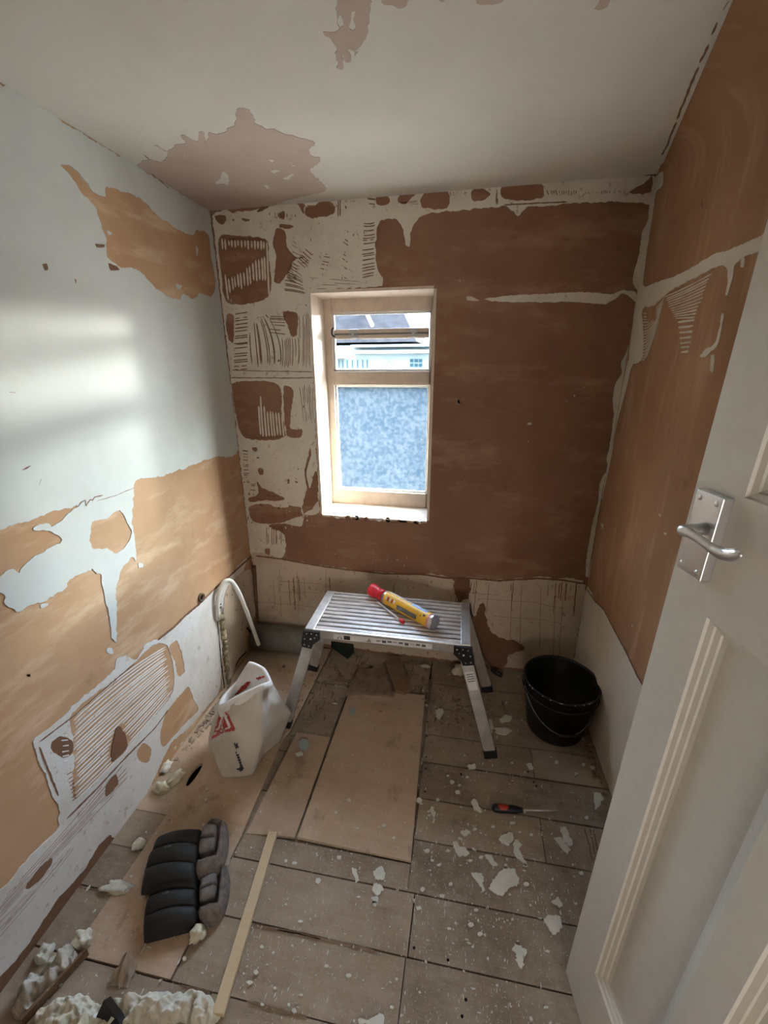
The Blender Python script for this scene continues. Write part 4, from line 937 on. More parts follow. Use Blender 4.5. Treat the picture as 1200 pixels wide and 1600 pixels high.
# ================================================================== PLASTER SACK
def P3(p, y): return on_back(p, y)
sk_ = thing('plaster_sack', 'half empty white and red plaster sack with its mouth folded open', 'sack', (-.93, 1.32, 0))
levels = []
rim = {0: P3((345, 1103), 1.26), 1: P3((372, 1090), 1.24), 2: P3((410, 1072), 1.27), 3: P3((422, 1066), 1.34), 4: P3((411, 1047), 1.43), 5: P3((389, 1038), 1.47), 6: P3((370, 1068), 1.47), 7: P3((352, 1088), 1.40)}
base = {0: on_floor((347, 1214)), 1: on_floor((371, 1215)), 2: on_floor((395, 1211)), 3: on_floor((412, 1180)), 4: Vector((-.80, 1.43, 0)), 5: Vector((-.90, 1.46, 0)), 6: Vector((-1.02, 1.43, 0)), 7: Vector((-1.035, 1.30, 0))}
waist = {0: P3((327, 1166), 1.235), 1: P3((368, 1168), 1.165), 2: P3((407, 1165), 1.20), 3: P3((424, 1140), 1.30), 4: Vector((-.745, 1.45, .16)), 5: Vector((-.89, 1.50, .16)), 6: Vector((-1.04, 1.47, .15)), 7: Vector((-1.095, 1.34, .15))}
upper = {k: waist[k].lerp(rim[k], .55) for k in range(8)}
upper[1] += Vector((0, -.03, 0)); upper[2] += Vector((.01, -.02, 0)); upper[5] += Vector((0, .03, 0)); upper[7] += Vector((-.02, 0, 0))
def ring(dct, n=48):
    pts = [dct[k] for k in range(8)]; out = []
    for i in range(n):
        f = i/n*8; k = int(f); t = f-k
        p0, p1, p2, p3 = pts[(k-1) % 8], pts[k], pts[(k+1) % 8], pts[(k+2) % 8]
        cr_ = .5*((2*p1)+(p2-p0)*t+(2*p0-5*p1+4*p2-p3)*t*t+(3*p1-p0-3*p2+p3)*t**3)
        out.append(p1.lerp(p2, t)*.55+cr_*.45)
    return out
rg = [ring(base), ring(waist), ring(upper), ring(rim)]
lev = []
for s in range(19):
    f = s/18*3; k = min(2, int(f)); t = f-k; t = t*t*(3-2*t) if k == 0 else t
    lev.append([a.lerp(c, t) for a, c in zip(rg[k], rg[k+1])])
cen = Vector((-.92, 1.34, .2))
b = B(); rows = []
for s, rw in enumerate(lev):
    row = []
    for i, p in enumerate(rw):
        d = (p-cen); d.z = 0; d.normalize(); am = .013*min(1, s/5)
        q = p+d*am*(noise.noise(p*16)+.9*noise.noise(Vector((p.x*34, p.y*34, p.z*9)))-.8*abs(noise.noise(Vector((p.x*30+p.z*14, p.y*30, p.z*16+5))))+.35*noise.noise(p*70)); q.z = max(q.z, .001); row.append(b.verts.new(q))
    rows.append(row)
for a, c in zip(rows, rows[1:]):
    for i in range(48): b.faces.new((a[i], a[(i+1) % 48], c[(i+1) % 48], c[i]))
b.faces.new(rows[0])
link('sack_body', b, M['sack'], sk_, True)
b = B(); pr_ = None; fold = []
for i, p in enumerate(lev[-1]):
    d = (p-cen); d.z = 0; d.normalize(); k = noise.noise(p*25)
    w = .035+.02*math.sin(i/48*6.28*2+1)+.012*k
    fold.append([b.verts.new(v) for v in (p+d*.010-Vector((0, 0, w*1.1))+d*.004*k, p+d*.014-Vector((0, 0, w*.45)), p+d*.008+Vector((0, 0, .010)), p-d*.006+Vector((0, 0, .008)), p-d*.016-Vector((0, 0, .05)), p-d*.03-Vector((0, 0, .14)))])
for i in range(48):
    a, c = fold[i], fold[(i+1) % 48]
    for k in range(5): b.faces.new((a[k], a[k+1], c[k+1], c[k]))
link('folded_mouth', b, M['sack_in'], sk_, True)
b = B(); b.faces.new([b.verts.new(p.lerp(cen, .1)+Vector((0, 0, -.05))) for p in lev[10]]); link('plaster_powder', b, M['crumb'], sk_)
from mathutils.bvhtree import BVHTree
def conform(o, pts, off):  # drop pixel outlines along the view ray onto a finished mesh
    me = o.data; bv = BVHTree.FromPolygons([v.co.copy() for v in me.vertices], [tuple(p.vertices) for p in me.polygons])
    out = []
    for p in pts:
        d = ray(*p).normalized(); h = bv.ray_cast(CAM, d)
        out.append(h[0]-d*off if h[0] else None)
    return out
def decal(o, poly, mat, par, name, off=.002, res=9):
    xs = [p[0] for p in poly]; ys = [p[1] for p in poly]; b = B(); n = max(2, int((max(xs)-min(xs))/1.2)); m_ = max(2, int((max(ys)-min(ys))/1.2))
    g = {}
    pts = [(min(xs)+(max(xs)-min(xs))*i/n, min(ys)+(max(ys)-min(ys))*j/m_) for i in range(n+1) for j in range(m_+1)]
    cs = conform(o, pts, off); k = 0
    for i in range(n+1):
        for j in range(m_+1):
            if cs[k] is not None: g[i, j] = b.verts.new(cs[k])
            k += 1
    for i in range(n):
        for j in range(m_):
            c = (min(xs)+(max(xs)-min(xs))*(i+.5)/n, min(ys)+(max(ys)-min(ys))*(j+.5)/m_)
            qd = [g.get(x) for x in ((i, j), (i+1, j), (i+1, j+1), (i, j+1))]
            if inpoly(c, poly) and all(qd): b.faces.new(qd)
    if not b.faces: b.free(); return None
    for v in [v for v in b.verts if not v.link_faces]: b.verts.remove(v)
    return link(name, b, mat, par)
sb = [o for o in sk_.children if o.name.startswith('sack_body')][0]
decal(sb, LB(560, 700, 620, 500, 650, 480, 690, 520, 750, 650, 740, 665, 650, 680, 560, 730, 545, 740), M['dkred'], sk_, 'red_print')
decal(sb, LB(600, 650, 640, 520, 655, 500, 665, 520, 712, 625, 700, 645, 640, 660, 690, 630, 650, 540, 612, 655), M['sack_in'], sk_, 'white_print', .0035)
decal(sb, LB(735, 770, 748, 765, 770, 815, 758, 825), M['ink'], sk_, 'dark_lettering'); decal(sb, LB(755, 770, 770, 765, 778, 825, 766, 830), M['ink'], sk_, 'dark_lettering')
for k in range(6): decal(sb, LB(752+k*7, 845+k*21, 772+k*7, 842+k*21, 775+k*7, 857+k*21, 755+k*7, 860+k*21), M['ink'], sk_, 'dark_lettering')
decal(sb, LB(762, 985, 785, 978, 800, 962, 815, 965, 822, 985, 810, 1005, 795, 1012, 780, 1000, 764, 1000), M['ink'], sk_, 'dark_emblem')
fm = [o for o in sk_.children if o.name.startswith('folded_mouth')][0]
decal(fm, LB(745, 360, 800, 290, 850, 245, 880, 245, 850, 300, 790, 345), M['dkred'], sk_, 'red_print'); decal(fm, LB(920, 215, 990, 195, 1005, 205, 950, 232), M['dkred'], sk_, 'red_print')

# ================================================================== KNEE PADS
def bil(q, u, v): return q[0]*(1-u)*(1-v)+q[1]*u*(1-v)+q[2]*u*v+q[3]*(1-u)*v
def knee(lab, quad, fab, z, ribs):
    qs = [on_floor(p, z+.045) for p in quad]; qs = [Vector((p.x, p.y, 0)) for p in qs]
    fs = [on_floor(p, z+.03) for p in fab]; fs = [Vector((p.x, p.y, 0)) for p in fs]
    cen = sum(qs, Vector())/4
    t = thing('knee_pad', lab, 'knee pad', (cen.x, cen.y, z), 'knee pads')
    b = B(); nu, nv = 26, 60; g = []
    for i in range(nu+1):
        row = []
        for j in range(nv+1):
            u, v = i/nu, j/nv; p = bil(qs, u, v)
            bow = .012*math.sin(math.pi*v); p = p + (qs[0]-qs[1]).normalized()*bow*(1-u)
            rib = abs(math.sin(math.pi*(v*ribs)))**.35
            h_ = .010+.046*math.sin(math.pi*(.08+.84*u))**.7*math.sin(math.pi*(.12+.80*v))**.5 + .020*rib
            edge = min(u, 1-u, v, 1-v); h_ *= min(1, .35+edge*9)
            row.append(b.verts.new(Vector((p.x, p.y, z+h_))))
        g.append(row)
    bot = [[b.verts.new(Vector((w.co.x, w.co.y, z+.002))) for w in (g[i][j] for j in range(nv+1))] for i in range(nu+1)]
    for i in range(nu):
        for j in range(nv):
            b.faces.new((g[i][j], g[i+1][j], g[i+1][j+1], g[i][j+1]))
    for i in range(nu):
        b.faces.new((g[i][0], bot[i][0], bot[i+1][0], g[i+1][0])); b.faces.new((g[i][nv], bot[i][nv], bot[i+1][nv], g[i+1][nv]))
    for j in range(nv):
        b.faces.new((g[0][j], bot[0][j], bot[0][j+1], g[0][j+1])); b.faces.new((g[nu][j], bot[nu][j], bot[nu][j+1], g[nu][j+1]))
    sh = link('rubber_shell', b, M['rubber'], t, True)
    # raised logo plate on the middle rib
    b = B(); n = 8; gg = []
    for i in range(n+1):
        row = []
        for j in range(4):
            u, v = .30+.16*i/n, .40+.05*j/3; p = bil(qs, u, v); rib = abs(math.sin(math.pi*(v*ribs)))**.35
            h_ = .010+.046*math.sin(math.pi*(.08+.84*u))**.7*math.sin(math.pi*(.12+.80*v))**.5+.020*rib+.002*(1 if (i % 3) else .3)
            row.append(b.verts.new(Vector((p.x, p.y, z+h_))))
        gg.append(row)
    for i in range(n):
        for j in range(3): b.faces.new((gg[i][j], gg[i+1][j], gg[i+1][j+1], gg[i][j+1]))
    link('moulded_logo', b, M['label_grey'], sh, True)
    # grey fabric cushion: fat rounded surround and an inner cushion
    def cushion(q4, z0, h_, name, mat, r_=.25, par=None, groove=None, dish=False):
        b = B(); n = 30; gr = []
        for i in range(n+1):
            row = []
            for j in range(n+1):
                u, v = i/n*2-1, j/n*2-1
                # squircle map
                uu = u*math.sqrt(max(0, 1-v*v*r_)); vv = v*math.sqrt(max(0, 1-u*u*r_))
                p = bil(q4, (uu+1)/2, (vv+1)/2); e = max(abs(u), abs(v))
                hh = h_*(1-e**5)**.5 if e < 1 else 0
                if groove and abs(v-groove) < .10: hh *= .72
                if dish:
                    cu, cv = abs((uu+1)/2-.36)/.34, abs((vv+1)/2-.42)/.31; ce = max(cu, cv)
                    hh *= 1-.75*max(0, min(1, (1.12-ce)/.22))
                hh += .003*noise.noise(p*60)*(1 if e < 1 else 0)
                row.append(b.verts.new(Vector((p.x, p.y, z0+max(0, hh)))))
            gr.append(row)
        for i in range(n):
            for j in range(n): b.faces.new((gr[i][j], gr[i+1][j], gr[i+1][j+1], gr[i][j+1]))
        return link(name, b, mat, par or t, True)
    cushion(fs, z+.001, .052, 'fabric_surround', M['fabric_grey'], .42, dish=True)
    f2 = [bil(fs, u, v) for u, v in ((.06, .14), (.64, .14), (.64, .68), (.06, .68))]
    cushion(f2, z+.010, .046, 'inner_cushion', M['fabric_grey2'] if 'fabric_grey2' in M else M['fabric_grey'], .35, groove=.05)
    return t
M['fabric_grey2'] = simple('fabric_grey_light', (.19, .175, .165), .8, nb=.5, ns=70, var=.3)
knee('upper black rubber knee pad with grey cushion, overlapping the other pad', [(246, 1302), (318, 1289), (304, 1378), (217, 1386)], [(316, 1276), (359, 1276), (352, 1358), (296, 1378)], .028, 3)
knee('lower black rubber knee pad, half under the other one, dusty brown cushion', [(236, 1374), (310, 1364), (308, 1440), (222, 1462)], [(309, 1366), (362, 1340), (352, 1436), (304, 1444)], .001, 3)

# ================================================================== BATTEN, SCREWDRIVER, PIPES
bt0, bt1 = on_floor((427, 1302), .012), on_floor((341, 1588), .012)
d = (bt1-bt0).normalized(); s_ = Vector((-d.y, d.x, 0))
b = B(); hexa(b, [Vector((p.x, p.y, z)) + s_*w for z in (.009, .024) for p, w in ((bt0, -.017), (bt1, -.017), (bt1, .017), (bt0, .017))])
bmesh.ops.bevel(b, geom=b.edges[:], offset=.0015, segments=1, affect='EDGES')
o = link('timber_batten', b, M['batten'], None); tag(o, 'long pale planed timber batten lying on the floorboards', 'batten')
o2 = thing('screwdriver', 'black and red screwdriver lying on the boards below the bucket', 'screwdriver', on_floor((790, 1264)))
a0, a1, a2 = on_floor((768, 1262), .016), on_floor((816, 1266), .016), on_floor((872, 1267), .008)
dd_ = a1-a0
b = B(); tube(b, [a0+dd_*t for t in (0, .03, .12, .3, .5, .7, .85, .92, 1)], [.004, .011, .0155, .0165, .015, .0155, .013, .0105, .010], 12); hnd = link('handle', b, M['black'], o2, True)
b = B(); tube(b, [a0+dd_*t+Vector((0, 0, .003)) for t in (.16, .3, .45, .6)], [.012, .0148, .014, .011], 12); link('red_inlay', b, M['dkred'], hnd, True)
b = B(); tube(b, [a1, a1.lerp(a2, .9), a2], [.0036, .0036, .002], 8); link('shaft', b, M['steel'], o2, True)
# chisel leaning behind the bench
o2 = thing('chisel', 'chisel with black handle lying on the floor behind the bench right leg', 'chisel', on_floor((772, 1045)))
a0, a1, a2 = on_back((754, 1027), 2.10), on_floor((768, 1046), .016), on_floor((784, 1055), .014)
b = B(); tube(b, [a0, a0.lerp(a1, .5), a1], [.006, .006, .005], 8); link('blade', b, M['steel'], o2)
b = B(); tube(b, [a1, a1.lerp(a2, .3), a2], [.010, .015, .014], 10); link('handle', b, M['black'], o2, True)
# white plastic pipe
pp = [on_left((341, 968), .008), on_left((340, 955), .018), on_left((341, 935), .024), on_left((346, 917), .034), on_left((354, 907), .05), on_left((364, 911), .07), on_left((376, 932), .09), on_left((391, 970), .105), on_left((404, 1007), .115)]
wp = thing('plastic_pipe', 'bent white plastic water pipe sticking out of the left wall', 'pipe', pp[0])
b = B(); rr_ = tube(b, smooth_path(pp, 6), .0115, 14, False); link('pipe_tube', b, M['white_plastic'], wp, True)
b = B(); tube(b, smooth_path(pp, 6), .0075, 12, False); link('pipe_bore', b, M['white_plastic'], wp, True)
b = B(); q_ = on_left((342, 947), .02); lathe(b, [(.013, -.008), (.018, -.006), (.018, .006), (.013, .008)], 14, Matrix.Translation(q_)); link('pipe_clip', b, M['steel'], wp, True)
q_ = on_left((313, 933), 0)
ps = thing('pipe_sleeve', 'short empty brown pipe sleeve stub poking from the left wall seam', 'pipe', q_)
b = B(); m_ = Matrix.Translation(q_) @ Matrix.Rotation(math.pi/2, 4, 'Y'); lathe(b, [(.017, -.002), (.021, 0), (.021, .012), (.016, .012), (.016, .002), (.0001, .002)], 20, m_); link('sleeve_ring', b, M['oldwood'], ps, True)
b = B(); lathe(b, [(.0001, .003), (.0158, .003)], 20, m_); link('sleeve_bore', b, M['void'], ps)
b = B(); tube(b, [(-1.262, 2.062, .084), (-.83, 2.072, .084)], .078, 28); o = link('waste_pipe', b, M['grey_pvc'], None, True); tag(o, 'fat grey plastic waste pipe along the foot of the window wall', 'pipe')
a0, a1 = on_back((397, 884), D-.014), on_back((401, 958), D-.014)
b = B(); tube(b, [a0, a1, Vector((a1.x, a1.y, .165))], .011, 10); o = link('copper_pipe', b, M['copper'], None, True); tag(o, 'thin brown painted copper pipe rising in the back left corner', 'pipe')

# ================================================================== FOAM, RUBBLE AND DEBRIS
def lumpobj(name, p, r, mat, label, cat, seed, z0=0.0, group=None, amp=.55, sub=3, plane='floor', rot=0.0):
    c = on_floor(p, z0) if plane == 'floor' else p
    b = B(); lump(b, (0, 0, r[2]*.55), r, seed, sub, amp)
    zmin = min(v.co.z for v in b.verts)
    R_ = Matrix.Rotation(rot, 4, 'Z')
    for v in b.verts: v.co = R_ @ (v.co-Vector((0, 0, zmin)))+c
    o = link(name, b, mat, None, True); return tag(o, label, cat, group)
def strip(name, pts, wid, hgt, mat, label, cat, seed, z0=.0):
    P_ = smooth_path([on_floor(p, z0) for p in pts], 34); b = B(); prev = None; m_ = 34; n = len(P_)
    for i, p in enumerate(P_):
        t = (P_[min(i+1, n-1)]-P_[max(i-1, 0)]).normalized(); nn = Vector((-t.y, t.x, 0)); f = i/(n-1)
        e = min(1, f*6, (1-f)*6)**.5; cur = []
        for k in range(m_+1):
            s = k/m_*2-1; w = wid*(1+.45*noise.noise(p*14+Vector((seed, s, 0)))+.3*noise.noise(p*55+Vector((seed, s*2, 0))))*max(.15, e)
            q = p+nn*s*w; hh = hgt*e*(max(0, 1-s*s))**.5*(.75+.7*noise.noise(q*26+Vector((seed, 0, 0)))+.5*noise.noise(q*52+Vector((0, 0, seed)))+.16*noise.noise(q*130))
            cur.append(b.verts.new(q+Vector((0, 0, max(.0, hh)))))
        if prev:
            for k in range(m_): b.faces.new((prev[k], prev[k+1], cur[k+1], cur[k]))
        prev = cur
    o = link(name, b, mat, None, True); return tag(o, label, cat)
lumpobj('foam_lump', (268, 1172), (.026, .05, .028), M['foam_white'], 'white expanding foam lump against the left wall by the sack', 'foam', 11, .004, rot=-.25)
lumpobj('foam_lump', (258, 1200), (.022, .03, .018), M['foam_white'], 'small crumbly foam lump just below the white lump at the wall', 'foam', 12, .004)
lumpobj('foam_lump', (276, 1218), (.02, .038, .022), M['foam'], 'curled yellowish foam scrap beside the black hole in the sheet', 'foam', 13, .004, rot=-.4)
lumpobj('foam_lump', (254, 1234), (.032, .022, .022), M['foam'], 'flat pale green foam scrap left of the black hole', 'foam', 14, .004)
lumpobj('foam_lump', (310, 1462), (.022, .022, .022), M['foam'], 'single cream foam lump below the knee pads', 'foam', 15, .004)
lumpobj('foam_lump', (132, 1472), (.028, .022, .024), M['foam_white'], 'smooth white foam lump at the end of the foam pile', 'foam', 16, .0)
lumpobj('foam_lump', (183, 1388), (.05, .02, .010), M['foam_white'], 'thin crescent of dried foam left of the knee pads', 'foam', 17, .0, rot=.1)
lumpobj('foam_lump', (216, 1322), (.022, .02, .014), M['foam_white'], 'small foam crumb left of the upper knee pad top', 'foam', 18, .0)
lumpobj('foam_lump', (718, 1050), (.045, .035, .03), M['foam'], 'cream foam chunk behind the bench right front leg', 'foam', 19, .0, rot=.5)
strip('foam_spill', [(22, 1590), (60, 1548), (95, 1512), (122, 1488)], .045, .05, M['wool'], 'long grey foam and dust pile along the left wall near the camera', 'foam', 3)
strip('foam_spill', [(60, 1508), (72, 1488), (76, 1478)], .02, .035, M['foam_white'], 'small crumbled foam heap between the left wall and the long pile', 'foam', 4)
strip('foam_spill', [(55, 1590), (100, 1583), (160, 1588), (230, 1580), (300, 1580), (345, 1588)], .032, .045, M['foam_white'], 'cream foam roll along the bottom edge of the photo', 'foam', 5)
strip('foam_spill', [(180, 1640), (120, 1625), (70, 1600)], .05, .05, M['foam'], 'yellowish torn foam mass at the bottom left corner', 'foam', 6)
a0, a1 = on_floor((136, 1485), .02), on_floor((34, 1596), .02); b = B(); d = (a1-a0).normalized(); s_ = Vector((-d.y, d.x, 0))
hexa(b, [p+s_*w+Vector((0, 0, z)) for z in (-.018, .012) for p, w in ((a0, -.004), (a1, -.004), (a1, .004), (a0, .004))]); o = link('lath', b, M['oldwood'], None); tag(o, 'thin dark wood lath edging the long foam pile', 'lath')
# black pointed offcut
b = B(); q_ = [on_floor((162, 1563), .07), on_floor((140, 1612), .005), on_floor((205, 1640), .005), on_floor((182, 1590), .03)]
vs = [b.verts.new(v) for v in q_]+[b.verts.new(v+Vector((.01, .012, -.004))) for v in q_]
for f in ((0, 1, 2, 3), (4, 7, 6, 5), (0, 4, 5, 1), (1, 5, 6, 2), (2, 6, 7, 3), (3, 7, 4, 0)): b.faces.new([vs[i] for i in f])
o = link('plastic_offcut', b, M['black'], None); tag(o, 'black pointed plastic offcut standing in the foam at the bottom edge', 'offcut')
# crumpled card
b = B(); n = 12; pr_ = None
q4 = [on_floor(p, .0) for p in ((192, 1500), (216, 1505), (200, 1545), (165, 1540))]
for i in range(n+1):
    cur = []
    for j in range(n+1):
        u, v = i/n, j/n; p = bil(q4, u, v); cur.append(b.verts.new(p+Vector((0, 0, .004+.045*(1-abs(u*2-1))**.8*(1.1-v)+.008*noise.noise(p*60)))))
    if pr_:
        for j in range(n): b.faces.new((pr_[j], pr_[j+1], cur[j+1], cur[j]))
    pr_ = cur
o = link('crumpled_card', b, M['card'], None); tag(o, 'crumpled torn brown card tent on the floor below the knee pads', 'card')
# foam strip and bare boards in the chase beside the white pipe
a_ = [on_left((345, 965), .004), on_left((350, 1000), .004), on_left((353, 1040), .004), on_left((358, 1075), .004)]
b = B()
for i in range(15):
    t = i/14*3; k = min(2, int(t)); c = a_[k].lerp(a_[k+1], t-k); lump(b, c, (.018, .020, .022), i+40, 2, .6, flat=False)
o = link('foam_seam', b, M['foam_old'], wall_left, True)
layer('bare_board', LEFT, [px(352, 925, 385, 890, 396, 905, 398, 960, 384, 978, 384, 1020, 368, 1035, 362, 1070, 346, 1080, 350, 1000)], M['dado_board'], wall_left, .003, base=.001, amp=.004, step=.01)
line(px(337, 945, 340, 985, 345, 1040, 350, 1080), .008, M['void'], LEFT, wall_left, h=.005)
line(px(384, 980, 392, 990, 394, 1005), .012, M['void'], LEFT, wall_left, h=.006); line(px(384, 1018, 372, 1030, 366, 1042), .010, M['void'], LEFT, wall_left, h=.006)
# rubble along the wall foot by the sack
def stuff(name, items, mat, label=None, cat=None, parent=None):
    b = B()
    for (c, r, seed) in items:
        k = 4+seed % 3; sx_, sy2 = random.choice(((1, 1), (.35, 1.9), (.3, 2.2), (1.6, .45), (.6, 1.4))); h_ = r*random.uniform(.25, .9); a0 = random.uniform(0, 6.28)
        top = [b.verts.new(c+Vector((math.cos(a0+6.28*i/k)*r*random.uniform(.3, 1.3)*sx_, math.sin(a0+6.28*i/k)*r*random.uniform(.3, 1.3)*sy2, h_*random.uniform(.5, 1)))) for i in range(k)]
        bo = [b.verts.new(Vector((v.co.x*1.0+(v.co.x-c.x)*.15, v.co.y+(v.co.y-c.y)*.15, c.z-.001))) for v in top]
        b.faces.new(top)
        for i in range(k): b.faces.new((top[i], top[(i+1) % k], bo[(i+1) % k], bo[i]))
    o = link(name, b, mat, parent, kind='stuff')
    if label: tag(o, label, cat)
    return o
def scatter(n, f, smin, smax, zz=.001):
    it = []
    while len(it) < n:
        p = f()
        c = on_floor(p, zz)
        if not (xl(c.y)+.02 < c.x < xr(c.y)-.02 and .2 < c.y < D-.02): continue
        if c.x > .34 and c.y < .85: continue
        it.append((c, smin*(smax/smin)**(random.random()**2.2), random.randint(0, 99)))
    return it
U_ = random.uniform; GA = random.gauss
it = scatter(1500, lambda: (U_(380, 900), U_(1290, 1600)), .0010, .0052)
it += scatter(800, lambda: (U_(640, 940), U_(1180, 1450)), .0010, .0055)
it += scatter(260, lambda: (U_(60, 400), U_(1330, 1600)), .0012, .0065, .004)
it += scatter(520, lambda: (U_(440, 660), U_(1090, 1340)), .001, .0042, .008)
it += scatter(260, lambda: (U_(640, 900), U_(1050, 1200)), .0013, .0075)
it += scatter(160, lambda: (U_(210, 440), U_(1180, 1330)), .0015, .006, .004)
stuff('paint_crumbs', it, M['chip'], 'tiny pale paint crumbs strewn over the whole floor', 'debris')
it = scatter(420, lambda: (GA(600, 60), GA(1065, 22)), .003, .016) + scatter(240, lambda: (GA(690, 60), GA(1110, 20)), .003, .013) + scatter(120, lambda: (GA(505, 40), GA(1090, 25)), .003, .011)
stuff('plaster_rubble', it, M['rubble'], 'brown plaster rubble under the step bench', 'rubble')
it = scatter(150, lambda: (GA(600, 70), GA(1075, 28)), .003, .010); stuff('pale_rubble', it, M['crumb'], 'pale plaster grit mixed into the rubble under the bench', 'rubble')
it = scatter(220, lambda: (lambda t: (345-110*t+GA(10, 8), 1080+110*t+GA(4, 8)))(random.random()), .003, .014, .004); stuff('wall_foot_rubble', it, M['card'], 'plaster crumbs along the foot of the left wall by the sack', 'rubble')
it = scatter(140, lambda: (lambda t: (900+50*t+GA(8, 8), 1110+120*t+GA(0, 12)))(random.random()), .003, .012); stuff('wall_foot_rubble', it, M['rubble'], 'plaster crumbs along the foot of the right wall past the bucket', 'rubble')
# broken pieces under the bench
def slab(name, p4, h_, mat, label, cat, z0=.0, group=None, amp=.3):
    q = [on_floor(p, z0) for p in p4]; b = B(); lp = [(v.x, v.y) for v in q]; prism(b, lp, z0, z0+h_)
    o = link(name, b, mat, None); return tag(o, label, cat, group)
slab('wood_offcut', [(601, 1038), (625, 1034), (642, 1082), (632, 1088), (618, 1085)], .03, M['oldwood'], 'short dark wood offcut in the rubble under the bench', 'offcut')
slab('plaster_slab', [(540, 1088), (560, 1052), (600, 1046), (616, 1092), (575, 1088)], .02, M['rubble'], 'broken brown plaster slab left of the wood offcut', 'rubble')
slab('dark_tray', [(512, 1008), (548, 1004), (553, 1020), (543, 1030)], .05, M['green_dark'], 'dark green plastic scrap behind the bench left legs', 'scrap')
lumpobj('plaster_lump', (663, 1042), (.03, .012, .01), M['crumb'], 'pale forked plaster lump behind the bench rubble', 'rubble', 33)
# paint flakes: the bigger ones, each its own piece
def flake(pts, label, group=None, mat='chip', z0=.0025, amp=.006):
    q = [Vector((v.x, v.y)) for v in (on_floor(p, z0) for p in pts)]; _seed[0] += 1
    lp = rough(q, amp, .007, _seed[0]*3.3); b = B(); prism(b, [(v.x, v.y) for v in lp], z0-.001, z0+.003)
    o = link('paint_flake', b, M[mat], None); return tag(o, label, 'paint flake', group)
flake(cg(545, 360, 560, 330, 600, 275, 620, 252, 680, 265, 690, 300, 700, 310, 690, 350, 640, 370, 620, 392, 575, 385), 'biggest pale paint flake on the boards, left of the door edge')
flake(cg(355, 115, 385, 112, 395, 140, 420, 150, 445, 180, 425, 200, 385, 190, 368, 160), 'jagged pale paint flake above left of the biggest flake')
flake(cg(520, 190, 560, 185, 592, 235, 570, 243, 540, 225), 'oblong pale paint flake just above the biggest flake')
flake(cg(595, 105, 615, 80, 660, 75, 675, 110, 650, 135, 610, 130), 'rounded pale paint flake directly below the screwdriver')
flake(cg(670, 130, 690, 108, 722, 135, 700, 150, 720, 200, 750, 240, 735, 245, 690, 200, 678, 175), 'long forked paint flake below the screwdriver shaft')
flake(cg(455, 285, 480, 290, 505, 278, 520, 300, 520, 380, 490, 350, 475, 310), 'pointed paint flake beside the biggest flake on its left')
flake(cg(832, 525, 850, 508, 915, 510, 922, 560, 890, 610, 870, 590, 840, 560), 'heart shaped paint flake crossing a board joint near the door edge')
flake(cg(868, 430, 905, 405, 928, 440, 922, 462, 880, 450), 'three cornered paint flake above the heart shaped one')
flake(cg(662, 680, 680, 640, 700, 660, 740, 680, 745, 700, 715, 710, 738, 770, 715, 785, 690, 740, 690, 700), 'boot shaped white paint flake on the lowest right board')
flake(cg(915, 45, 945, 42, 985, 120, 970, 145, 930, 110), 'upright paint flake right of the board end joint by the door'); flake(cg(885, 100, 925, 98, 970, 160, 955, 188, 930, 165, 900, 130), 'slanting paint flake beside the upright one by the door')
flake(cg(400, 70, 430, 52, 450, 70, 425, 88), 'small square paint flake left of the screwdriver flakes')
flake(cf(1085, 560, 1125, 565, 1140, 600, 1095, 655, 1085, 620), 'pale paint flake against the right wall beneath the bucket')
flake(cf(712, 400, 740, 398, 752, 425, 730, 430), 'pale flake on the short board joint below the bucket'); flake(cf(395, 410, 430, 400, 435, 430, 400, 432), 'pale flake on the joint left of the bench foot')
flake(cf(405, 610, 430, 590, 465, 650, 460, 672, 430, 655), 'pointed flake lying across the joint left of the screwdriver'); flake(cf(185, 635, 205, 640, 215, 710, 200, 730, 192, 680), 'thin curved flake right of the big floor sheet')
flake(cf(215, 105, 255, 98, 255, 130, 230, 158, 215, 140), 'pale plaster flake behind the bench right front leg')
flake(cf(505, 155, 525, 150, 535, 205, 520, 235, 508, 200), 'slim flake right of the bench right front leg'); flake(cf(565, 150, 600, 132, 635, 140, 625, 165, 570, 175), 'oval flake between bench leg and bucket'); flake(cf(540, 205, 590, 198, 630, 215, 600, 240, 550, 232), 'second oval flake between bench leg and bucket')
flake(ch(1012, 270, 1050, 250, 1078, 280, 1065, 310, 1020, 320), 'upper pale flake below the front edge of the big sheet'); flake(ch(1010, 340, 1045, 335, 1070, 370, 1040, 400, 1010, 385), 'middle pale flake below the front edge of the big sheet'); flake(ch(1000, 410, 1040, 400, 1035, 435, 1010, 440), 'lower pale flake below the front edge of the big sheet')
flake(ch(900, 255, 920, 260, 938, 320, 920, 335, 905, 295), 'slim upright flake left of the three pale flakes'); flake(ch(930, 1055, 985, 1040, 1055, 1020, 1058, 1060, 1000, 1080), 'white flake at the bottom edge left of centre')
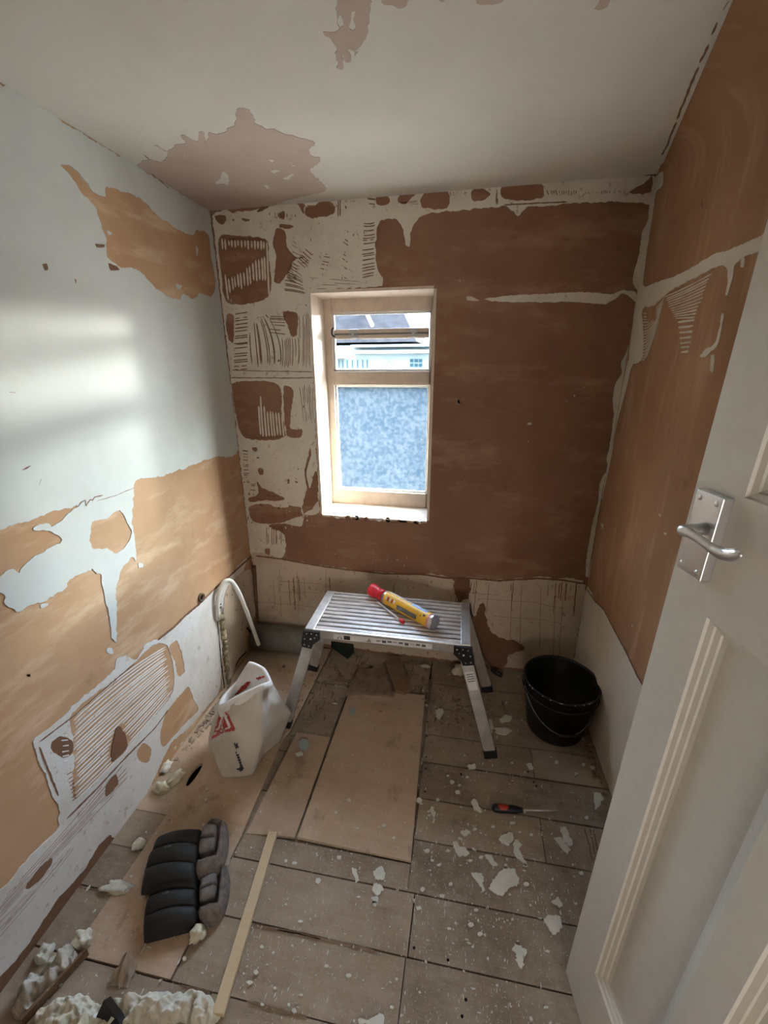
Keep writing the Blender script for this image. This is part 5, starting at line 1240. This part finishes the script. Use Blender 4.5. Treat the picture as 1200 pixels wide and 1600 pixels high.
flake(px(466, 1160, 472, 1154, 481, 1157, 483, 1167, 476, 1173, 467, 1168), 'flat blue grey paint chip on the narrow floor sheet', mat='chip_blue', z0=.008); flake(px(546, 1110, 551, 1106, 556, 1110, 552, 1117, 547, 1115), 'small blue grey paint chip near the bench rubble', mat='chip_blue', z0=.011, amp=.002)
flake(px(462, 1178, 470, 1174, 474, 1180, 466, 1183), 'small cream chip just below the blue grey one', z0=.008)
SM = [(670, 1268), (700, 1330), (718, 1310), (735, 1345), (790, 1352), (820, 1352), (752, 1340), (742, 1296), (675, 1345), (686, 1352), (704, 1382), (660, 1390), (655, 1420), (743, 1422), (735, 1445), (750, 1460), (702, 1452), (738, 1480), (800, 1437), (822, 1382), (862, 1398), (900, 1412), (855, 1487), (852, 1574), (895, 1352), (908, 1365), (917, 1278),
      (700, 1212), (706, 1222), (718, 1227), (730, 1214), (715, 1238), (684, 1250), (770, 1292), (800, 1286), (812, 1300), (830, 1305), (655, 1251), (912, 1195), (925, 1200), (900, 1210), (860, 1184), (870, 1192), (460, 1349), (447, 1346), (497, 1377), (447, 1414), (560, 1402), (585, 1412), (470, 1440), (410, 1480), (400, 1520), (430, 1545), (410, 1570), (470, 1555), (460, 1580), (620, 1530), (510, 1510), (545, 1525), (390, 1535), (612, 1575), (530, 1340), (558, 1295), (525, 1270), (600, 1290), (545, 1250), (615, 1310), (690, 1400), (668, 1330)]
for i, (x, y) in enumerate(SM):
    r = U_(2.5, 5.5); k = 7; a0 = U_(0, 6); el = U_(.5, 1.0)
    zz_ = .0105 if (465 < x < 645 and 1090 < y < 1345) else .0025
    if abs(x-790) < 90 and abs(y-1264) < 14: continue
    flake([(x+math.cos(a0+6.28*j/k)*r*U_(.6, 1.1), y+math.sin(a0+6.28*j/k)*r*el*U_(.6, 1.1)) for j in range(k)], *(('small pale flake lying on the big floor sheet', 'small flakes on the big floor sheet') if zz_ > .005 else ('small pale flake on the boards between bench foot, bucket and screwdriver', 'small flakes above the screwdriver') if y < 1262 else ('small pale flake on the boards between the batten and the middle joint', 'small flakes beside the batten') if x < 650 else ('small pale flake among the larger flakes below the screwdriver', 'small flakes among the large ones') if y < 1400 else ('small pale flake on the front boards near the door bottom', 'small flakes near the door bottom')), amp=.0015, z0=zz_)
# nails in the boards
